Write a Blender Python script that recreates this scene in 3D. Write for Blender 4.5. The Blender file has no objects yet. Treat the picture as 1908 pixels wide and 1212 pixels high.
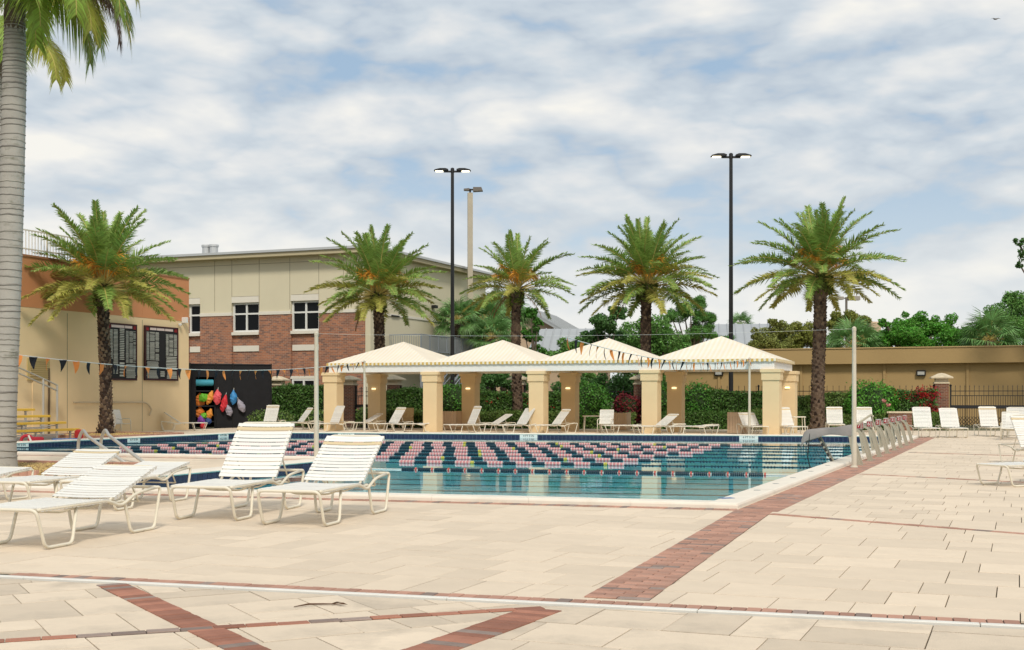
import bpy, math, random
import numpy as np
from mathutils import Vector, Matrix

random.seed(7)
RNG = np.random.default_rng(11)
scene = bpy.context.scene
COL = scene.collection
R = math.radians

# ------------------------------------------------------------------ camera, sky, sun, exposure
EYE, FPX, HZ, CX = 1.5, 2350.0, 742.0, 954.0
cam_d = bpy.data.cameras.new('camera')
cam = bpy.data.objects.new('camera', cam_d)
COL.objects.link(cam)
cam.location = (0, 0, EYE)
cam.rotation_euler = (R(90), 0, 0)
cam_d.sensor_width = 36
cam_d.lens = FPX / 1908 * 36
cam_d.shift_y = (HZ - 606) / 1908
cam_d.clip_end = 4000
scene.camera = cam

SUN_EL, SUN_AZ = 46, 172      # elevation; compass direction of the sun (0 = +Y, clockwise)
SKY_OFF = (0.3, 5.2, 1.1)
world = bpy.data.worlds.new('World')
scene.world = world
world.use_nodes = True


def build_sky():
    nt = world.node_tree
    n, l = nt.nodes, nt.links
    n.clear()
    out = n.new('ShaderNodeOutputWorld')
    sky = n.new('ShaderNodeTexSky')
    sky.sky_type = 'NISHITA'
    sky.sun_disc = False
    sky.sun_elevation = R(SUN_EL)
    sky.sun_rotation = R(SUN_AZ)
    b1 = n.new('ShaderNodeBackground')
    b1.inputs[1].default_value = 0.08
    l.new(sky.outputs[0], b1.inputs[0])
    tc = n.new('ShaderNodeTexCoord')
    sep = n.new('ShaderNodeSeparateXYZ')
    l.new(tc.outputs['Generated'], sep.inputs[0])

    def math_(op, a, b=None, c=None, clamp=False):
        m = n.new('ShaderNodeMath')
        m.operation = op
        m.use_clamp = clamp
        for i, v in enumerate((a, b, c)):
            if v is None:
                continue
            if isinstance(v, (int, float)):
                m.inputs[i].default_value = v
            else:
                l.new(v, m.inputs[i])
        return m.outputs[0]
    # cloud density in direction space, flattened towards the horizon; a second look a little higher up gives lit tops and grey undersides
    den = math_('ADD', math_('MAXIMUM', sep.outputs[2], 0.0), 0.75)
    comb = n.new('ShaderNodeCombineXYZ')
    l.new(math_('DIVIDE', sep.outputs[0], den), comb.inputs[0])
    l.new(math_('DIVIDE', sep.outputs[1], den), comb.inputs[1])
    l.new(math_('MULTIPLY', sep.outputs[2], 1.9), comb.inputs[2])

    def mapped(loc, rot, sc):
        m = n.new('ShaderNodeMapping')
        m.inputs['Location'].default_value = loc
        m.inputs['Rotation'].default_value = (0, R(rot), 0)
        m.inputs['Scale'].default_value = sc
        l.new(comb.outputs[0], m.inputs[0])
        return m.outputs[0]

    def noise(vec, scale, detail, rough, dist):
        t = n.new('ShaderNodeTexNoise')
        t.inputs['Scale'].default_value = scale
        t.inputs['Detail'].default_value = detail
        t.inputs['Roughness'].default_value = rough
        t.inputs['Distortion'].default_value = dist
        l.new(vec, t.inputs['Vector'])
        return t.outputs['Fac']
    OFF = SKY_OFF
    ROT = 24
    def density(dx, dy, dz):
        o = (OFF[0] + dx, OFF[1] + dy, OFF[2] + dz)
        a = noise(mapped(o, ROT, (1.0, 1.0, 1.3)), 1.75, 3, 0.5, 0.35)
        b = noise(mapped(o, ROT, (1.0, 1.0, 1.2)), 4.6, 9, 0.54, 0.35)
        c = noise(mapped(o, ROT, (1.0, 1.0, 1.2)), 8.0, 4, 0.5, 0.0)
        puff = math_('ABSOLUTE', math_('MULTIPLY_ADD', c, 2.0, -1.0))
        return math_('ADD', math_('ADD', math_('MULTIPLY', a, 0.70), math_('MULTIPLY', b, 0.27)), math_('MULTIPLY', puff, 0.16))
    d1 = density(0, 0, 0)
    d2 = density(0.015, 0, 0.05)
    lit = math_('MULTIPLY', math_('SUBTRACT', d1, d2), 1.7)
    v = math_('ADD', math_('ADD', d1, lit), 0.035)
    ramp = n.new('ShaderNodeValToRGB')
    e = ramp.color_ramp.elements
    e[0].position, e[0].color = 0.34, (0.31, 0.42, 0.54, 1)
    e[1].position, e[1].color = 0.72, (0.76, 0.745, 0.70, 1)
    for p, c in ((0.43, (0.43, 0.49, 0.555, 1)), (0.50, (0.50, 0.555, 0.605, 1)), (0.57, (0.595, 0.62, 0.64, 1)), (0.65, (0.68, 0.685, 0.675, 1))):
        x = e.new(p)
        x.color = c
    l.new(v, ramp.inputs[0])
    # pale humid air close to the horizon, all the way round
    hz = n.new('ShaderNodeMapRange')
    hz.inputs[1].default_value, hz.inputs[2].default_value = 0.0, 0.20
    hz.inputs[3].default_value, hz.inputs[4].default_value = 0.85, 0.0
    l.new(sep.outputs[2], hz.inputs[0])
    mx = n.new('ShaderNodeMix')
    mx.data_type = 'RGBA'
    l.new(hz.outputs[0], mx.inputs[0])
    l.new(ramp.outputs[0], mx.inputs[6])
    mx.inputs[7].default_value = (0.70, 0.705, 0.68, 1)
    b2 = n.new('ShaderNodeBackground')
    b2.inputs[1].default_value = 0.74
    l.new(mx.outputs[2], b2.inputs[0])
    cov = n.new('ShaderNodeMapRange')
    cov.inputs[1].default_value, cov.inputs[2].default_value = 0.34, 0.45
    cov.inputs[3].default_value, cov.inputs[4].default_value = 0.80, 1.0
    l.new(v, cov.inputs[0])
    ms = n.new('ShaderNodeMixShader')
    l.new(cov.outputs[0], ms.inputs[0])
    l.new(b1.outputs[0], ms.inputs[1])
    l.new(b2.outputs[0], ms.inputs[2])
    l.new(ms.outputs[0], out.inputs[0])


build_sky()
sun_d = bpy.data.lights.new('sun', 'SUN')
sun_d.energy = 1.5
sun_d.angle = R(11)
sun_d.color = (1.0, 0.92, 0.80)
sun = bpy.data.objects.new('sun', sun_d)
COL.objects.link(sun)
_sd = Vector((math.sin(R(SUN_AZ)) * math.cos(R(SUN_EL)), math.cos(R(SUN_AZ)) * math.cos(R(SUN_EL)), math.sin(R(SUN_EL))))
sun.rotation_euler = _sd.to_track_quat('Z', 'Y').to_euler()
vs = scene.view_settings
vs.view_transform = 'Standard'
vs.look = 'None'
vs.gamma = 1
vs.use_curve_mapping = False
vs.exposure = 0.74
scene.cycles.max_bounces = 8
scene.cycles.transparent_max_bounces = 12
scene.cycles.caustics_reflective = False
scene.cycles.use_denoising = True

# ------------------------------------------------------------------ helpers
V = Vector
TH = R(21.9)
U2 = V((math.cos(TH), -math.sin(TH), 0))     # along the pool, to the right and slightly nearer
V2 = V((math.sin(TH), math.cos(TH), 0))      # across the pool, away from the camera
RZ = -TH                                     # yaw of things squared up with the pool


def G(x, y, z=0.0):
    """ground point seen at photo pixel (x, y)"""
    d = FPX * (EYE - z) / (y - HZ)
    return V(((x - CX) * d / FPX, d, z))


def at(x, d, z=0.0):
    return V(((x - CX) * d / FPX, d, z))


def hgt(y, d):
    return EYE + (HZ - y) * d / FPX


MATS = {}


def mat(name, col, rough=0.7, var=0.0, vscale=3.0, bump=0.0, bscale=40.0, rand=0.0, spec=0.3, metal=0.0,
        dirt=None, dscale=2.0, dlo=0.5, dhi=0.75, emit=None, estr=0.0, coords='Object', transl=0.0, isl=0.0, stretch=None):
    """plain procedural material: base colour, blotchy variation, per object / per piece variation, dirt, bump"""
    if name in MATS:
        return MATS[name]
    m = bpy.data.materials.new(name)
    m.use_nodes = True
    nt = m.node_tree
    n, l = nt.nodes, nt.links
    p = n['Principled BSDF']
    p.inputs['Roughness'].default_value = rough
    p.inputs['Specular IOR Level'].default_value = spec
    p.inputs['Metallic'].default_value = metal
    c4 = (*col, 1)
    p.inputs['Base Color'].default_value = c4
    cur = None
    tc = n.new('ShaderNodeTexCoord')
    vec = tc.outputs[coords]
    if stretch:
        mp = n.new('ShaderNodeMapping')
        mp.inputs['Scale'].default_value = stretch
        l.new(vec, mp.inputs[0])
        vec = mp.outputs[0]

    def noise(scale, detail=5, rough_=0.6):
        t = n.new('ShaderNodeTexNoise')
        t.inputs['Scale'].default_value = scale
        t.inputs['Detail'].default_value = detail
        t.inputs['Roughness'].default_value = rough_
        l.new(vec, t.inputs['Vector'])
        return t.outputs['Fac']

    def hsv(fac_socket, lo, hi, cin):
        mr = n.new('ShaderNodeMapRange')
        mr.inputs[1].default_value, mr.inputs[2].default_value = (0.25, 0.75)
        mr.inputs[3].default_value, mr.inputs[4].default_value = lo, hi
        l.new(fac_socket, mr.inputs[0])
        h = n.new('ShaderNodeHueSaturation')
        l.new(mr.outputs[0], h.inputs['Value'])
        if cin is None:
            h.inputs['Color'].default_value = c4
        else:
            l.new(cin, h.inputs['Color'])
        return h.outputs[0]
    if var:
        cur = hsv(noise(vscale), 1 - var, 1 + var, cur)
    if rand or isl:
        oi = n.new('ShaderNodeObjectInfo')
        ge = n.new('ShaderNodeNewGeometry')
        ad = n.new('ShaderNodeMath')
        ad.operation = 'ADD'
        l.new(oi.outputs['Random'], ad.inputs[0])
        l.new(ge.outputs['Random Per Island'], ad.inputs[1])
        fr = n.new('ShaderNodeMath')
        fr.operation = 'FRACT'
        l.new(ad.outputs[0], fr.inputs[0])
        a = rand or isl
        mr = n.new('ShaderNodeMapRange')
        mr.inputs[3].default_value, mr.inputs[4].default_value = 1 - a, 1 + a
        l.new(fr.outputs[0], mr.inputs[0])
        h = n.new('ShaderNodeHueSaturation')
        l.new(mr.outputs[0], h.inputs['Value'])
        if isl:
            m2 = n.new('ShaderNodeMapRange')
            m2.inputs[3].default_value, m2.inputs[4].default_value = 0.485, 0.515
            l.new(fr.outputs[0], m2.inputs[0])
            l.new(m2.outputs[0], h.inputs['Hue'])
        if cur is None:
            h.inputs['Color'].default_value = c4
        else:
            l.new(cur, h.inputs['Color'])
        cur = h.outputs[0]
    if dirt:
        mr = n.new('ShaderNodeMapRange')
        mr.inputs[1].default_value, mr.inputs[2].default_value = dlo, dhi
        l.new(noise(dscale, 8, 0.65), mr.inputs[0])
        mx = n.new('ShaderNodeMix')
        mx.data_type = 'RGBA'
        l.new(mr.outputs[0], mx.inputs[0])
        if cur is None:
            mx.inputs[6].default_value = c4
        else:
            l.new(cur, mx.inputs[6])
        mx.inputs[7].default_value = (*dirt, 1)
        cur = mx.outputs[2]
    if cur is not None:
        l.new(cur, p.inputs['Base Color'])
    if bump:
        b = n.new('ShaderNodeBump')
        b.inputs['Strength'].default_value = bump
        b.inputs['Distance'].default_value = 0.02
        l.new(noise(bscale, 4), b.inputs['Height'])
        l.new(b.outputs[0], p.inputs['Normal'])
    if emit:
        p.inputs['Emission Color'].default_value = (*emit, 1)
        p.inputs['Emission Strength'].default_value = estr
    if transl:
        tr = n.new('ShaderNodeBsdfTranslucent')
        if cur is not None:
            l.new(cur, tr.inputs[0])
        else:
            tr.inputs[0].default_value = c4
        mx = n.new('ShaderNodeMixShader')
        mx.inputs[0].default_value = transl
        l.new(p.outputs[0], mx.inputs[1])
        l.new(tr.outputs[0], mx.inputs[2])
        l.new(mx.outputs[0], n['Material Output'].inputs[0])
    MATS[name] = m
    return m


class MB:
    """collects shapes into one mesh"""

    def __init__(self):
        self.v, self.f, self.fm = [], [], []
        self.mi = 0
        self.M = None

    def add(self, vs, fs):
        b = len(self.v)
        if self.M is not None:
            vs = [self.M @ V(p) for p in vs]
        self.v += [tuple(p) for p in vs]
        self.f += [tuple(b + i for i in f) for f in fs]
        self.fm += [self.mi] * len(fs)
        return self

    def box(self, c, s, rz=0.0, ch=0.0):
        hx, hy, hz = s[0] / 2, s[1] / 2, s[2] / 2
        ca, sa = math.cos(rz), math.sin(rz)
        if ch:
            pts = []
            for z, k in ((-hz, 0), (hz - ch, 0), (hz, ch)):
                for x, y in ((-hx + k, -hy + k), (hx - k, -hy + k), (hx - k, hy - k), (-hx + k, hy - k)):
                    pts.append((x, y, z))
            fs = [(3, 2, 1, 0), (8, 9, 10, 11)]
            for r in (0, 4):
                for i in range(4):
                    j = (i + 1) % 4
                    fs.append((r + i, r + j, r + 4 + j, r + 4 + i))
        else:
            pts = [(x, y, z) for z in (-hz, hz) for x, y in ((-hx, -hy), (hx, -hy), (hx, hy), (-hx, hy))]
            fs = [(3, 2, 1, 0), (4, 5, 6, 7), (0, 1, 5, 4), (1, 2, 6, 5), (2, 3, 7, 6), (3, 0, 4, 7)]
        return self.add([(c[0] + x * ca - y * sa, c[1] + x * sa + y * ca, c[2] + z) for x, y, z in pts], fs)

    def prism(self, poly, z0, z1, ch=0.0):
        """extrude a plan polygon (counter-clockwise)"""
        n = len(poly)
        a = sum(poly[i][0] * poly[(i + 1) % n][1] - poly[(i + 1) % n][0] * poly[i][1] for i in range(n))
        if a < 0:
            poly = poly[::-1]
        vs = [(p[0], p[1], z0) for p in poly] + [(p[0], p[1], z1) for p in poly]
        fs = [tuple(range(n))[::-1], tuple(range(n, 2 * n))]
        for i in range(n):
            j = (i + 1) % n
            fs.append((i, j, n + j, n + i))
        return self.add(vs, fs)

    def tube(self, pts, r, n=8, closed=False, caps=True):
        pts = [V(p) for p in pts]
        k = len(pts)
        rs = r if isinstance(r, (list, tuple)) else [r] * k
        vs, fs = [], []
        up = None
        for i in range(k):
            if closed:
                t = (pts[(i + 1) % k] - pts[i - 1])
            else:
                t = pts[min(i + 1, k - 1)] - pts[max(i - 1, 0)]
            if t.length < 1e-9:
                t = V((0, 0, 1))
            t.normalize()
            if up is None:
                ref = V((0, 0, 1)) if abs(t.z) < 0.9 else V((1, 0, 0))
                up = (ref - t * ref.dot(t)).normalized()
            else:
                up = (up - t * up.dot(t))
                up = up.normalized() if up.length > 1e-6 else t.orthogonal().normalized()
            sd = t.cross(up)
            for j in range(n):
                a = 2 * math.pi * j / n
                vs.append(pts[i] + (up * math.cos(a) + sd * math.sin(a)) * rs[i])
        for i in range(k if closed else k - 1):
            i2 = (i + 1) % k
            for j in range(n):
                j2 = (j + 1) % n
                fs.append((i * n + j, i * n + j2, i2 * n + j2, i2 * n + j))
        if caps and not closed:
            fs.append(tuple(range(n))[::-1])
            fs.append(tuple((k - 1) * n + j for j in range(n)))
        return self.add(vs, fs)

    def lathe(self, prof, c=(0, 0, 0), n=16):
        vs, fs = [], []
        for r, z in prof:
            for j in range(n):
                a = 2 * math.pi * j / n
                vs.append((c[0] + r * math.cos(a), c[1] + r * math.sin(a), c[2] + z))
        for i in range(len(prof) - 1):
            for j in range(n):
                j2 = (j + 1) % n
                fs.append((i * n + j, i * n + j2, (i + 1) * n + j2, (i + 1) * n + j))
        fs.append(tuple(range(n))[::-1])
        fs.append(tuple((len(prof) - 1) * n + j for j in range(n)))
        return self.add(vs, fs)

    def mesh(self, name, mats, smooth=False):
        me = bpy.data.meshes.new(name)
        me.from_pydata(self.v, [], self.f)
        if not isinstance(mats, (list, tuple)):
            mats = [mats]
        for m in mats:
            me.materials.append(m)
        if len(mats) > 1:
            me.polygons.foreach_set('material_index', self.fm)
        if smooth:
            me.polygons.foreach_set('use_smooth', [True] * len(me.polygons))
        me.update()
        return me

    def build(self, name, mats, parent=None, loc=None, rz=None, smooth=False):
        return inst(name, self.mesh(name, mats, smooth), parent, loc, rz)


def inst(name, me, parent=None, loc=None, rz=None, mtx=None):
    o = bpy.data.objects.new(name, me)
    COL.objects.link(o)
    if parent is not None:
        o.parent = parent
    if mtx is not None:
        o.matrix_basis = mtx
    if loc is not None:
        o.location = loc
    if rz is not None:
        o.rotation_euler = (0, 0, rz)
    return o


def empty(name, loc, rz=0.0):
    o = bpy.data.objects.new(name, None)
    COL.objects.link(o)
    o.empty_display_size = 0.1
    o.location = loc
    o.rotation_euler = (0, 0, rz)
    return o


def tag(o, label, cat, group=None):
    o['label'] = label
    o['category'] = cat
    if group:
        o['group'] = group
    return o


def struct(o, label=None):
    o['kind'] = 'structure'
    if label:
        o['label'] = label
    return o


def stuff(o, label=None):
    o['kind'] = 'stuff'
    if label:
        o['label'] = label
    return o


def fillet(pts, r, seg=4):
    """round the corners of a polyline"""
    pts = [V(p) for p in pts]
    out = [pts[0]]
    for i in range(1, len(pts) - 1):
        a, b, c = pts[i - 1], pts[i], pts[i + 1]
        d1, d2 = (a - b), (c - b)
        k = min(r, d1.length * 0.45, d2.length * 0.45)
        p, q = b + d1.normalized() * k, b + d2.normalized() * k
        for j in range(seg + 1):
            t = j / seg
            out.append(p * (1 - t) ** 2 + b * 2 * t * (1 - t) + q * t * t)
    out.append(pts[-1])
    return out


def np_mesh(name, verts, quads, mats, tri=False):
    """fast mesh from numpy arrays: verts (n,3), faces (m,k)"""
    me = bpy.data.meshes.new(name)
    k = quads.shape[1]
    me.vertices.add(len(verts))
    me.vertices.foreach_set('co', np.ascontiguousarray(verts, dtype=np.float32).ravel())
    me.loops.add(quads.size)
    me.loops.foreach_set('vertex_index', np.ascontiguousarray(quads, dtype=np.int32).ravel())
    me.polygons.add(len(quads))
    me.polygons.foreach_set('loop_start', np.arange(0, quads.size, k, dtype=np.int32))
    me.polygons.foreach_set('loop_total', np.full(len(quads), k, dtype=np.int32))
    for m in (mats if isinstance(mats, (list, tuple)) else [mats]):
        me.materials.append(m)
    me.update(calc_edges=True)
    me.validate()
    return me


def leaf_mesh(name, centers, size, m, out=None, aspect=0.5, jitter=0.9, droop=0.0):
    """a pointed leaf (a folded quad) at each centre, facing roughly outwards"""
    n = len(centers)
    nrm = RNG.normal(size=(n, 3))
    if out is not None:
        nrm = nrm * jitter + out
    nrm /= np.linalg.norm(nrm, axis=1, keepdims=True) + 1e-9
    t = RNG.normal(size=(n, 3))
    t[:, 2] -= droop
    t -= nrm * (t * nrm).sum(1, keepdims=True)
    t /= np.linalg.norm(t, axis=1, keepdims=True) + 1e-9
    b = np.cross(nrm, t)
    s = size * RNG.uniform(0.6, 1.25, size=(n, 1))
    w = s * aspect
    v = np.empty((n, 4, 3))
    v[:, 0] = centers - t * s * 0.5
    v[:, 1] = centers + b * w * 0.5 + nrm * s * 0.08
    v[:, 2] = centers + t * s * 0.5 - nrm * s * 0.1
    v[:, 3] = centers - b * w * 0.5 + nrm * s * 0.08
    q = np.arange(n * 4).reshape(n, 4)
    return np_mesh(name, v.reshape(-1, 3), q, m)


def clip_poly(poly, planes):
    """keep the part of a plan polygon where a*x + b*y + c >= 0 for every plane"""
    for a, b, c in planes:
        res = []
        n = len(poly)
        for i in range(n):
            p, q = poly[i], poly[(i + 1) % n]
            dp, dq = a * p[0] + b * p[1] + c, a * q[0] + b * q[1] + c
            if dp >= 0:
                res.append(p)
            if dp * dq < 0:
                t = dp / (dp - dq)
                res.append((p[0] + (q[0] - p[0]) * t, p[1] + (q[1] - p[1]) * t))
        poly = res
        if len(poly) < 3:
            return []
    return poly


def area(poly):
    n = len(poly)
    return abs(sum(poly[i][0] * poly[(i + 1) % n][1] - poly[(i + 1) % n][0] * poly[i][1] for i in range(n))) / 2


def side(p, q, keep):
    """plane through p, q whose positive side holds the point keep"""
    a, b = -(q[1] - p[1]), (q[0] - p[0])
    L = math.hypot(a, b)
    a, b = a / L, b / L
    c = -(a * p[0] + b * p[1])
    if a * keep[0] + b * keep[1] + c < 0:
        a, b, c = -a, -b, -c
    return (a, b, c)


TEXT = {}


def text_mesh(s, size, ext=0.002):
    cu = bpy.data.curves.new('lettering', 'FONT')
    cu.body = s
    cu.size = size
    cu.extrude = ext
    cu.align_x = 'CENTER'
    cu.align_y = 'CENTER'
    o = bpy.data.objects.new('lettering', cu)
    COL.objects.link(o)
    bpy.context.view_layer.update()
    me = bpy.data.meshes.new_from_object(o.evaluated_get(bpy.context.evaluated_depsgraph_get()))
    bpy.data.objects.remove(o)
    TEXT[(s, size)] = me


text_mesh('4 FT 0 IN', 0.115)
for _d in '1234567':
    text_mesh(_d, 0.15)
    text_mesh(_d, 0.12)


def text_part(s, size, m, parent, loc, rot, name='number'):
    me = TEXT[(s, size)]
    if not me.materials:
        me.materials.append(m)
    o = inst(name, me, parent, loc)
    o.rotation_euler = rot
    return o
# ------------------------------------------------------------------ the setting: ground, deck, pool
from mathutils.geometry import tessellate_polygon

C1, C2, C3 = (3.05, 17.03), (-8.2, 20.5), (-4.42, 30.4)
C4, C5, C6 = (-18.65, 35.1), (-11.4, 53.8), (15.5, 48.0)
POOL = [C1, C2, C3, C4, C5, C6]              # outer edge of the coping, clockwise from above


def offset(poly, d):
    """move every edge of a clockwise polygon inwards by d"""
    n = len(poly)
    lines = []
    for i in range(n):
        p, q = V((*poly[i], 0)), V((*poly[(i + 1) % n], 0))
        t = (q - p).normalized()
        nr = V((t.y, -t.x, 0))
        lines.append((p + nr * d, t))
    out = []
    for i in range(n):
        (p, t), (q, s) = lines[i - 1], lines[i]
        den = t.x * s.y - t.y * s.x
        k = ((q.x - p.x) * s.y - (q.y - p.y) * s.x) / den
        w = p + t * k
        out.append((w.x, w.y))
    return out


COPW = 0.46
INNER = offset(POOL, COPW)
BASIN = offset(POOL, COPW - 0.03)
WATER_Z = -0.095


def sheet(name, outer, holes, z, m):
    polys = [[V((x, y, 0)) for x, y in outer]] + [[V((x, y, 0)) for x, y in h] for h in holes]
    tris = tessellate_polygon(polys)
    flat = [p for pl in polys for p in pl]
    vs = [(p.x, p.y, z) for p in flat]
    fs = []
    for t in tris:
        a, b, c = (flat[i] for i in t)
        fs.append(tuple(t) if (b - a).cross(c - a).z > 0 else tuple(t)[::-1])
    me = bpy.data.meshes.new(name)
    me.from_pydata(vs, [], fs)
    me.materials.append(m)
    me.update()
    return inst(name, me)


M_ground = mat('ground_soil', (0.17, 0.16, 0.09), 0.95, var=0.25, vscale=0.4, dirt=(0.10, 0.15, 0.05), dscale=0.25, bump=0.5, bscale=8)
M_sand = mat('joint_sand', (0.085, 0.07, 0.045), 0.95, var=0.25, vscale=6)
M_paver = mat('paver_concrete', (0.68, 0.57, 0.44), 0.82, var=0.06, vscale=2.3, rand=0.08, dirt=(0.54, 0.45, 0.35), dscale=1.1,
              dlo=0.56, dhi=0.85, bump=0.25, bscale=90, spec=0.25)
M_paver2 = mat('paver_concrete_worn', (0.66, 0.555, 0.43), 0.85, var=0.08, vscale=3.1, rand=0.13, dirt=(0.42, 0.36, 0.285), dscale=1.5,
               dlo=0.5, dhi=0.8, bump=0.35, bscale=80, spec=0.25)
M_brick = mat('paving_brick', (0.44, 0.245, 0.18), 0.85, var=0.12, vscale=7, rand=0.19, dirt=(0.24, 0.17, 0.14), dscale=4, dlo=0.5, dhi=0.8,
              bump=0.4, bscale=70, spec=0.25)
M_brick_dark = mat('paving_brick_red', (0.34, 0.155, 0.105), 0.85, var=0.12, vscale=7, rand=0.25, bump=0.4, bscale=70, spec=0.25)
M_brick_grey = mat('paving_brick_charcoal', (0.28, 0.215, 0.185), 0.85, var=0.15, vscale=7, rand=0.25, bump=0.4, bscale=70, spec=0.25)
M_drain = mat('drain_white', (0.72, 0.70, 0.64), 0.6, var=0.06, vscale=4)
M_coping = mat('coping_plaster', (0.76, 0.70, 0.60), 0.7, var=0.05, vscale=2, dirt=(0.58, 0.52, 0.42), dscale=1.6, dlo=0.55, dhi=0.85, bump=0.12, bscale=60)

BIG = [(-900, -60), (900, -60), (900, 2200), (-900, 2200)]
struct(sheet('ground', BIG, [POOL], -0.035, M_ground))
DECK = [(-17.6, 57.2), (-26.5, 36.0), (-26.5, -12), (34, -12), (34, 55.5), (20.0, 58.9), (-3.2, 62.6), (-12.8, 64.8)]
deck = struct(sheet('pool_deck', DECK, [POOL], -0.016, M_sand))

# ---- pavers -------------------------------------------------------
WL0, WL1 = G(0, 1075.5), G(1906, 1169.5)              # slot drain line
WL0, WL1 = (WL0.x, WL0.y), (WL1.x, WL1.y)
wd = V((WL1[0] - WL0[0], WL1[1] - WL0[1], 0)).normalized()
wn = V((-wd.y, wd.x, 0))                              # away from the camera
if wn.y < 0:
    wn = -wn
FARPT, NEARPT = (0, 40), (0, 2)
DG0, DG1 = G(1012, 1136), G(790, 1212)                # left edge of the diagonal band below the drain
DG0, DG1 = (DG0.x, DG0.y), (DG1.x, DG1.y)


def wline(k):
    p = V((*WL0, 0)) + wn * k
    q = V((*WL1, 0)) + wn * k
    return (p.x, p.y), (q.x, q.y)


above = side(*wline(0.245), FARPT)
below = side(*wline(-0.075), NEARPT)
IN = (0, 38)
near_out = side(C1, C2, (0, 5))
near_in = side(C1, C2, IN)
right_out = side(C1, C6, (25, 30))
right_in = side(C1, C6, IN)
far_out = side(C5, C6, (0, 80))
far_in = side(C5, C6, IN)
bay_out = side(C2, C3, (-20, 25))
pen_near = side(C3, C4, (-15, 20))
pen_far = side(C3, C4, IN)
left_out = side(C4, C5, (-30, 45))
left_in = side(C4, C5, IN)
FR_L = side((0, 0), at(-260, 10)[:2], (0, 30))
FR_R = side((0, 0), at(2160, 10)[:2], (0, 30))
VIEW = [FR_L, FR_R, (0, 1, -5.6)]
wallcut = side((-15.55, 59.7), (-24.6, 37.2), (0, 40))
backcut = side((-12.0, 64.0), (20.6, 58.2), (0, 30))
REG_A = [
    [above, near_out],
    [above, near_in, right_out, backcut],
    [far_out, right_in, backcut, wallcut],
    [near_in, bay_out, pen_near, wallcut],
    [left_out, pen_far, far_in, wallcut],
]
REG_B = [[below, side(DG0, DG1, (-10, 8))]]
REG_C = [[below, side(DG0, DG1, (10, 8))]]
SIZES = [(2, 2), (3, 2), (2, 1), (1, 2), (3, 1), (2, 3), (3, 2), (2, 2)]


def tiling(x0, x1, y0, y1, k, seed):
    """courses of slabs of uneven length, some slabs halved, no joint running through; k scales the slabs"""
    rnd = random.Random(seed)
    y = y0
    prev = []
    while y < y1:
        h = rnd.choice((0.50, 0.62, 0.80, 0.80, 0.98)) * k
        x = x0 - rnd.uniform(0, 0.9)
        cuts = []
        while x < x1:
            for _ in range(6):
                w = rnd.choice((0.42, 0.56, 0.56, 0.70, 0.84)) * k
                if all(abs(x + w - c) > 0.11 * k for c in prev if abs(c - x) < 1.2):
                    break
            if h > 0.7 * k and rnd.random() < 0.36:
                q = rnd.choice((0.38, 0.5, 0.62))
                yield x, y, w, h * q
                yield x, y + h * q, w, h * (1 - q)
            elif w > 0.66 * k and rnd.random() < 0.25:
                q = rnd.choice((0.4, 0.5, 0.6))
                yield x, y, w * q, h
                yield x + w * q, y, w * (1 - q), h
                cuts.append(x + w * q)
            else:
                yield x, y, w, h
            x += w
            cuts.append(x)
        prev = cuts
        y += h


PAV = []      # (screen size, polygon, whole rectangle or None, material)


def lay(regions, ang, cell, seed, m, ext, ymax):
    ca, sa = math.cos(ang), math.sin(ang)
    g, gv = 0.004, 0.008
    for x, y, w, h in tiling(*ext, cell, seed):
        cx_, cy_ = x + w / 2, y + h / 2
        wx, wy = cx_ * ca - cy_ * sa, cx_ * sa + cy_ * ca
        if wy < 4.5 or wy > ymax or abs(wx) > wy * 0.5 + 3.5:
            continue
        rect = [(x + g, y + gv), (x + w - g, y + gv), (x + w - g, y + h - gv), (x + g, y + h - gv)]
        rect = [(px * ca - py * sa, px * sa + py * ca) for px, py in rect]
        for reg in regions:
            pl = clip_poly(rect, reg + VIEW)
            if len(pl) >= 3 and area(pl) > 0.004:
                whole = (wx, wy, w, h, ang) if abs(area(pl) - area(rect)) < 1e-6 else None
                scr = area(pl) / max(wy, 5) ** 3
                vis = abs(wx) < wy * 0.415 and wy > 7.3
                PAV.append((scr if vis else scr * 1e-3, pl, whole, m))


lay(REG_A, -TH, 1.0, 3, M_paver, (-45, 40, -20, 75), 66)
lay(REG_B, -TH + R(51), 0.95, 5, M_paver2, (-20, 20, -20, 20), 11)
lay(REG_C, -TH, 1.05, 6, M_paver2, (-20, 20, -20, 20), 11)
PAV.sort(key=lambda t: -t[0])
cache = {}
prnd = random.Random(4)
for k, (scr, pl, whole, m) in enumerate(PAV[:300]):
    dz = prnd.uniform(-0.0015, 0.0015)
    if whole:
        wx, wy, w, h, a = whole
        key = (round(w, 3), round(h, 3), m.name)
        if key not in cache:
            b = MB()
            b.box((0, 0, -0.0068), (w - 0.008, h - 0.016, 0.0136), ch=0.0025)
            cache[key] = b.mesh('paver', m)
        inst('paver', cache[key], deck, (wx, wy, dz), a)
    else:
        b = MB()
        b.prism(pl, -0.0136, dz)
        b.build('paver', m, deck)
rest = {}
for scr, pl, whole, m in PAV[300:]:
    b = rest.setdefault(m.name, (MB(), m))[0]
    b.prism(pl, -0.0136, prnd.uniform(-0.0015, 0.0015))
for b, m in rest.values():
    stuff(b.build('paver_field', m, deck))

# ---- brick bands --------------------------------------------------
BR_MESH = {}


def brick_mesh(w, h, m0=None):
    m0 = m0 or M_brick
    key = (round(w, 3), round(h, 3), m0.name)
    if key not in BR_MESH:
        BR_MESH[key] = [MB().box((0, 0, 0), (w, h, 0.014), ch=0.003).mesh('brick', m_) for m_ in (m0, M_brick_grey)]
    return BR_MESH[key]


M_bandsand = mat('band_joint', (0.07, 0.05, 0.04), 0.95)


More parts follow.
